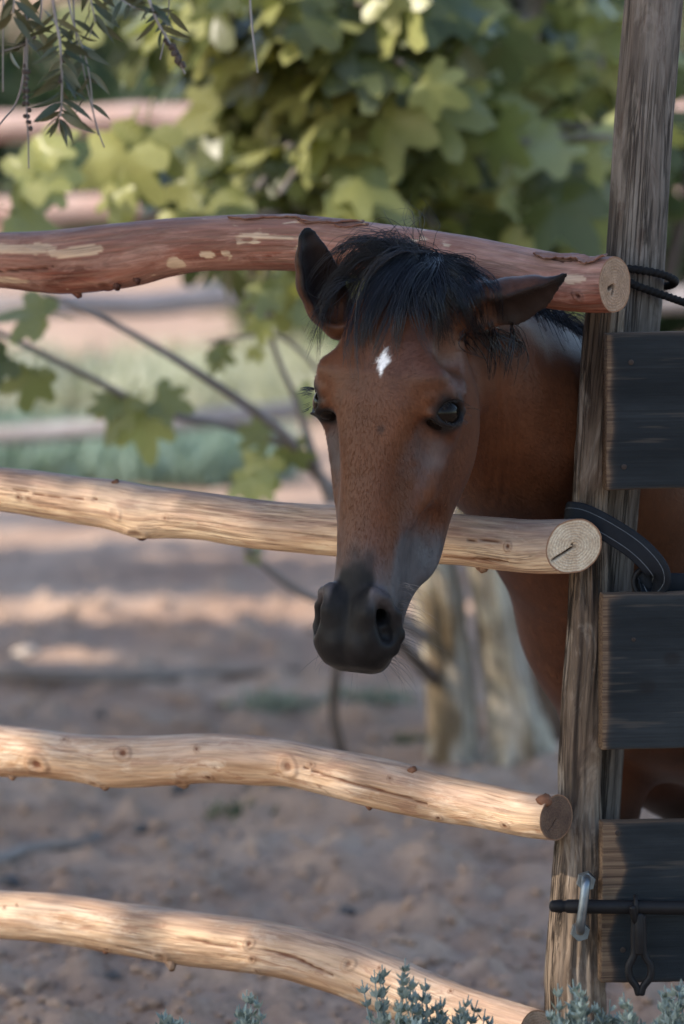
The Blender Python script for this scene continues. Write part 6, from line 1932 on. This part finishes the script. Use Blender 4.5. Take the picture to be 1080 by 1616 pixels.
hang_twig([(410, -230, 0), (398, -90, 0), (395, 0, 0), (400, 60, 0), (405, 100, 0), (408, 124, 0)], 4.60, 1.9, [], [], seed=8)
hang_twig([(40, -240, 0), (58, -80, 0), (66, 10, 0), (52, 60, 0), (20, 76, 0), (0, 82, 0)], 4.63, 1.8, [(0.35, 0.98, 12, 54, 50)], [(0.6, 0.7, 3)], seed=9)
hang_twig([(210, -230, 0), (190, -80, 0), (180, -20, 0), (205, 8, 0), (240, 18, 0)], 4.60, 1.8, [(0.3, 1.0, 16, 48, 55)], [], seed=10)
hang_twig([(120, -240, 0), (135, -80, 0), (140, -20, 0), (148, 20, 0), (152, 40, 0)], 4.60, 1.8, [(0.3, 1.0, 14, 52, 40)], [], seed=11)
hang_twig([(40, -240, 0), (40, 60, 0.06), (30, 150, 0.07), (5, 190, 0.08), (-30, 230, 0.09)], 4.7, 2.2, [], [], seed=12)
hang_twig([(20, -240, 0), (14, -90, 0), (22, -10, 0), (20, 30, 0)], 4.57, 1.8, [(0.3, 1.0, 12, 60, 45)], [], seed=13)


# ------------------------------------------------------------------ silvery bushes in front of the fence
def sage(root_px, d, tips, seed, label, leaf_px=24):
    R = np.random.default_rng(seed)
    c = np.array(P(root_px, 1700, d)); c[2] = 0.0
    root = empty('silver_bush', c, label, 'bush', 'silvery bushes in front of the fence')
    pos = []; xd = []; nr = []; L = []; W = []
    stems = MB()
    for (px, py, dd) in tips:
        for sub in range(4):
            e = np.array(P(px + (R.normal(0, 14) if sub else 0), py + (abs(R.normal(0, 26)) if sub else 0), d + dd + (R.normal(0, 0.02) if sub else 0)))
            b0_ = c + [(e[0] - c[0]) * 0.55 + R.normal(0, 0.025), R.normal(0, 0.05), 0]
            m = b0_ * 0.45 + e * 0.55 + [R.normal(0, 0.02), R.normal(0, 0.02), -0.02]
            sp = spline([b0_, m, e], 26)
            V, q, t, g = tube_data(sp, np.linspace(0.0022, 0.0007, 26), 5); stems.add(V, None, q, tone=0.35)
            n = 190
            t = R.uniform(0.30, 1.0, n); i = np.minimum((t * 25).astype(int), 24)
            T = sp[i + 1] - sp[i]; T /= np.linalg.norm(T, axis=1)[:, None]
            o = R.normal(0, 1, (n, 3)); o -= T * (o * T).sum(1)[:, None]; o /= np.linalg.norm(o, axis=1)[:, None]
            pos.append(sp[i] + o * 0.001); xd.append(T * R.uniform(0.7, 1.3, (n, 1)) + o * R.uniform(0.35, 0.9, (n, 1))); nr.append(o + R.normal(0, 0.3, (n, 3)))
            sc = 1.25 - 0.55 * (t - 0.42) / 0.58
            L.append(leaf_px / F_PX * d * sc * R.uniform(0.6, 1.2, n)); W.append(leaf_px * 0.30 / F_PX * d * R.uniform(0.8, 1.3, n))
    V, q, t = quad_leaves(np.concatenate(pos), np.concatenate(xd), np.concatenate(nr), np.concatenate(L), np.concatenate(W), R.uniform(0, 1, sum(map(len, pos))), -0.1)
    mesh_obj('foliage', V, q, M_SAGE, root, {'tone': t}, smooth=False, kind='stuff')
    stems.build('stems', M_SAGE, root, kind='stuff')


sage(690, 4.62, [(640, 1512, 0), (653, 1540, 0.02), (628, 1578, -0.02), (688, 1578, 0), (668, 1562, 0.03), (646, 1600, -0.03), (700, 1600, 0), (740, 1570, 0), (766, 1592, 0.02), (722, 1600, 0), (603, 1522, 0.05), (680, 1610, 0)], 501, 'silvery bush in front of the lowest rail, near the middle of the bottom edge')
sage(395, 4.62, [(390, 1562, 0), (378, 1585, 0.02), (406, 1572, 0), (398, 1600, 0)], 502, 'small silvery sprig at the bottom edge, left of the middle bush')
sage(262, 4.66, [(262, 1592, 0), (272, 1606, 0), (253, 1604, 0)], 503, 'tiniest silvery sprig, farthest left at the bottom edge')
sage(905, 4.60, [(904, 1545, 0), (919, 1562, 0.02), (938, 1580, 0), (893, 1598, 0), (868, 1592, 0), (951, 1590, 0.02), (912, 1590, -0.03), (930, 1605, 0), (880, 1612, 0.02)], 504, 'silvery bush at the foot of the gate post')
sage(990, 4.62, [(984, 1566, 0), (992, 1592, 0), (1000, 1604, 0.02)], 505, 'thin silvery sprig under the lowest gate board')
sage(1075, 4.58, [(1060, 1552, 0), (1075, 1545, 0.02), (1045, 1592, 0), (1085, 1570, 0), (1066, 1590, -0.02), (1040, 1606, 0)], 506, 'silvery bush in the bottom right corner')

# straw, dry leaves and bits of bark strewn on the dirt
RL = np.random.default_rng(91)
mb = MB()
for k in range(700):
    p = PG(RL.uniform(-60, 1140), 880 + 780 * RL.uniform()); z = gh(p[0], p[1]) + 0.004
    a = RL.uniform(0, 6.28); L = RL.uniform(0.012, 0.05); w = RL.uniform(0.0015, 0.008)
    dx, dy = math.cos(a), math.sin(a); q = np.array([p[0], p[1], z])
    u = np.array([dx, dy, RL.normal(0, 0.12)]) * L; v = np.array([-dy, dx, RL.normal(0, 0.3)]) * w
    mb.add([q - u / 2, q + v / 2 + [0, 0, 0.002], q + u / 2, q - v / 2 + [0, 0, 0.002]], None, [[0, 1, 2, 3]], tone=RL.uniform())
M_LITTER, nd_, ln_, b_ = new_mat('dry_litter')
ln_.new(ramp(nd_, ln_, attr(nd_, 'tone'), [(0, (0.09, 0.06, 0.045)), (0.5, (0.24, 0.17, 0.12)), (1, (0.42, 0.34, 0.25))]), b_.inputs['Base Color']); set_rough(b_, 0.85, 0.15)
mb.build('litter', M_LITTER, None, False, 'stuff')
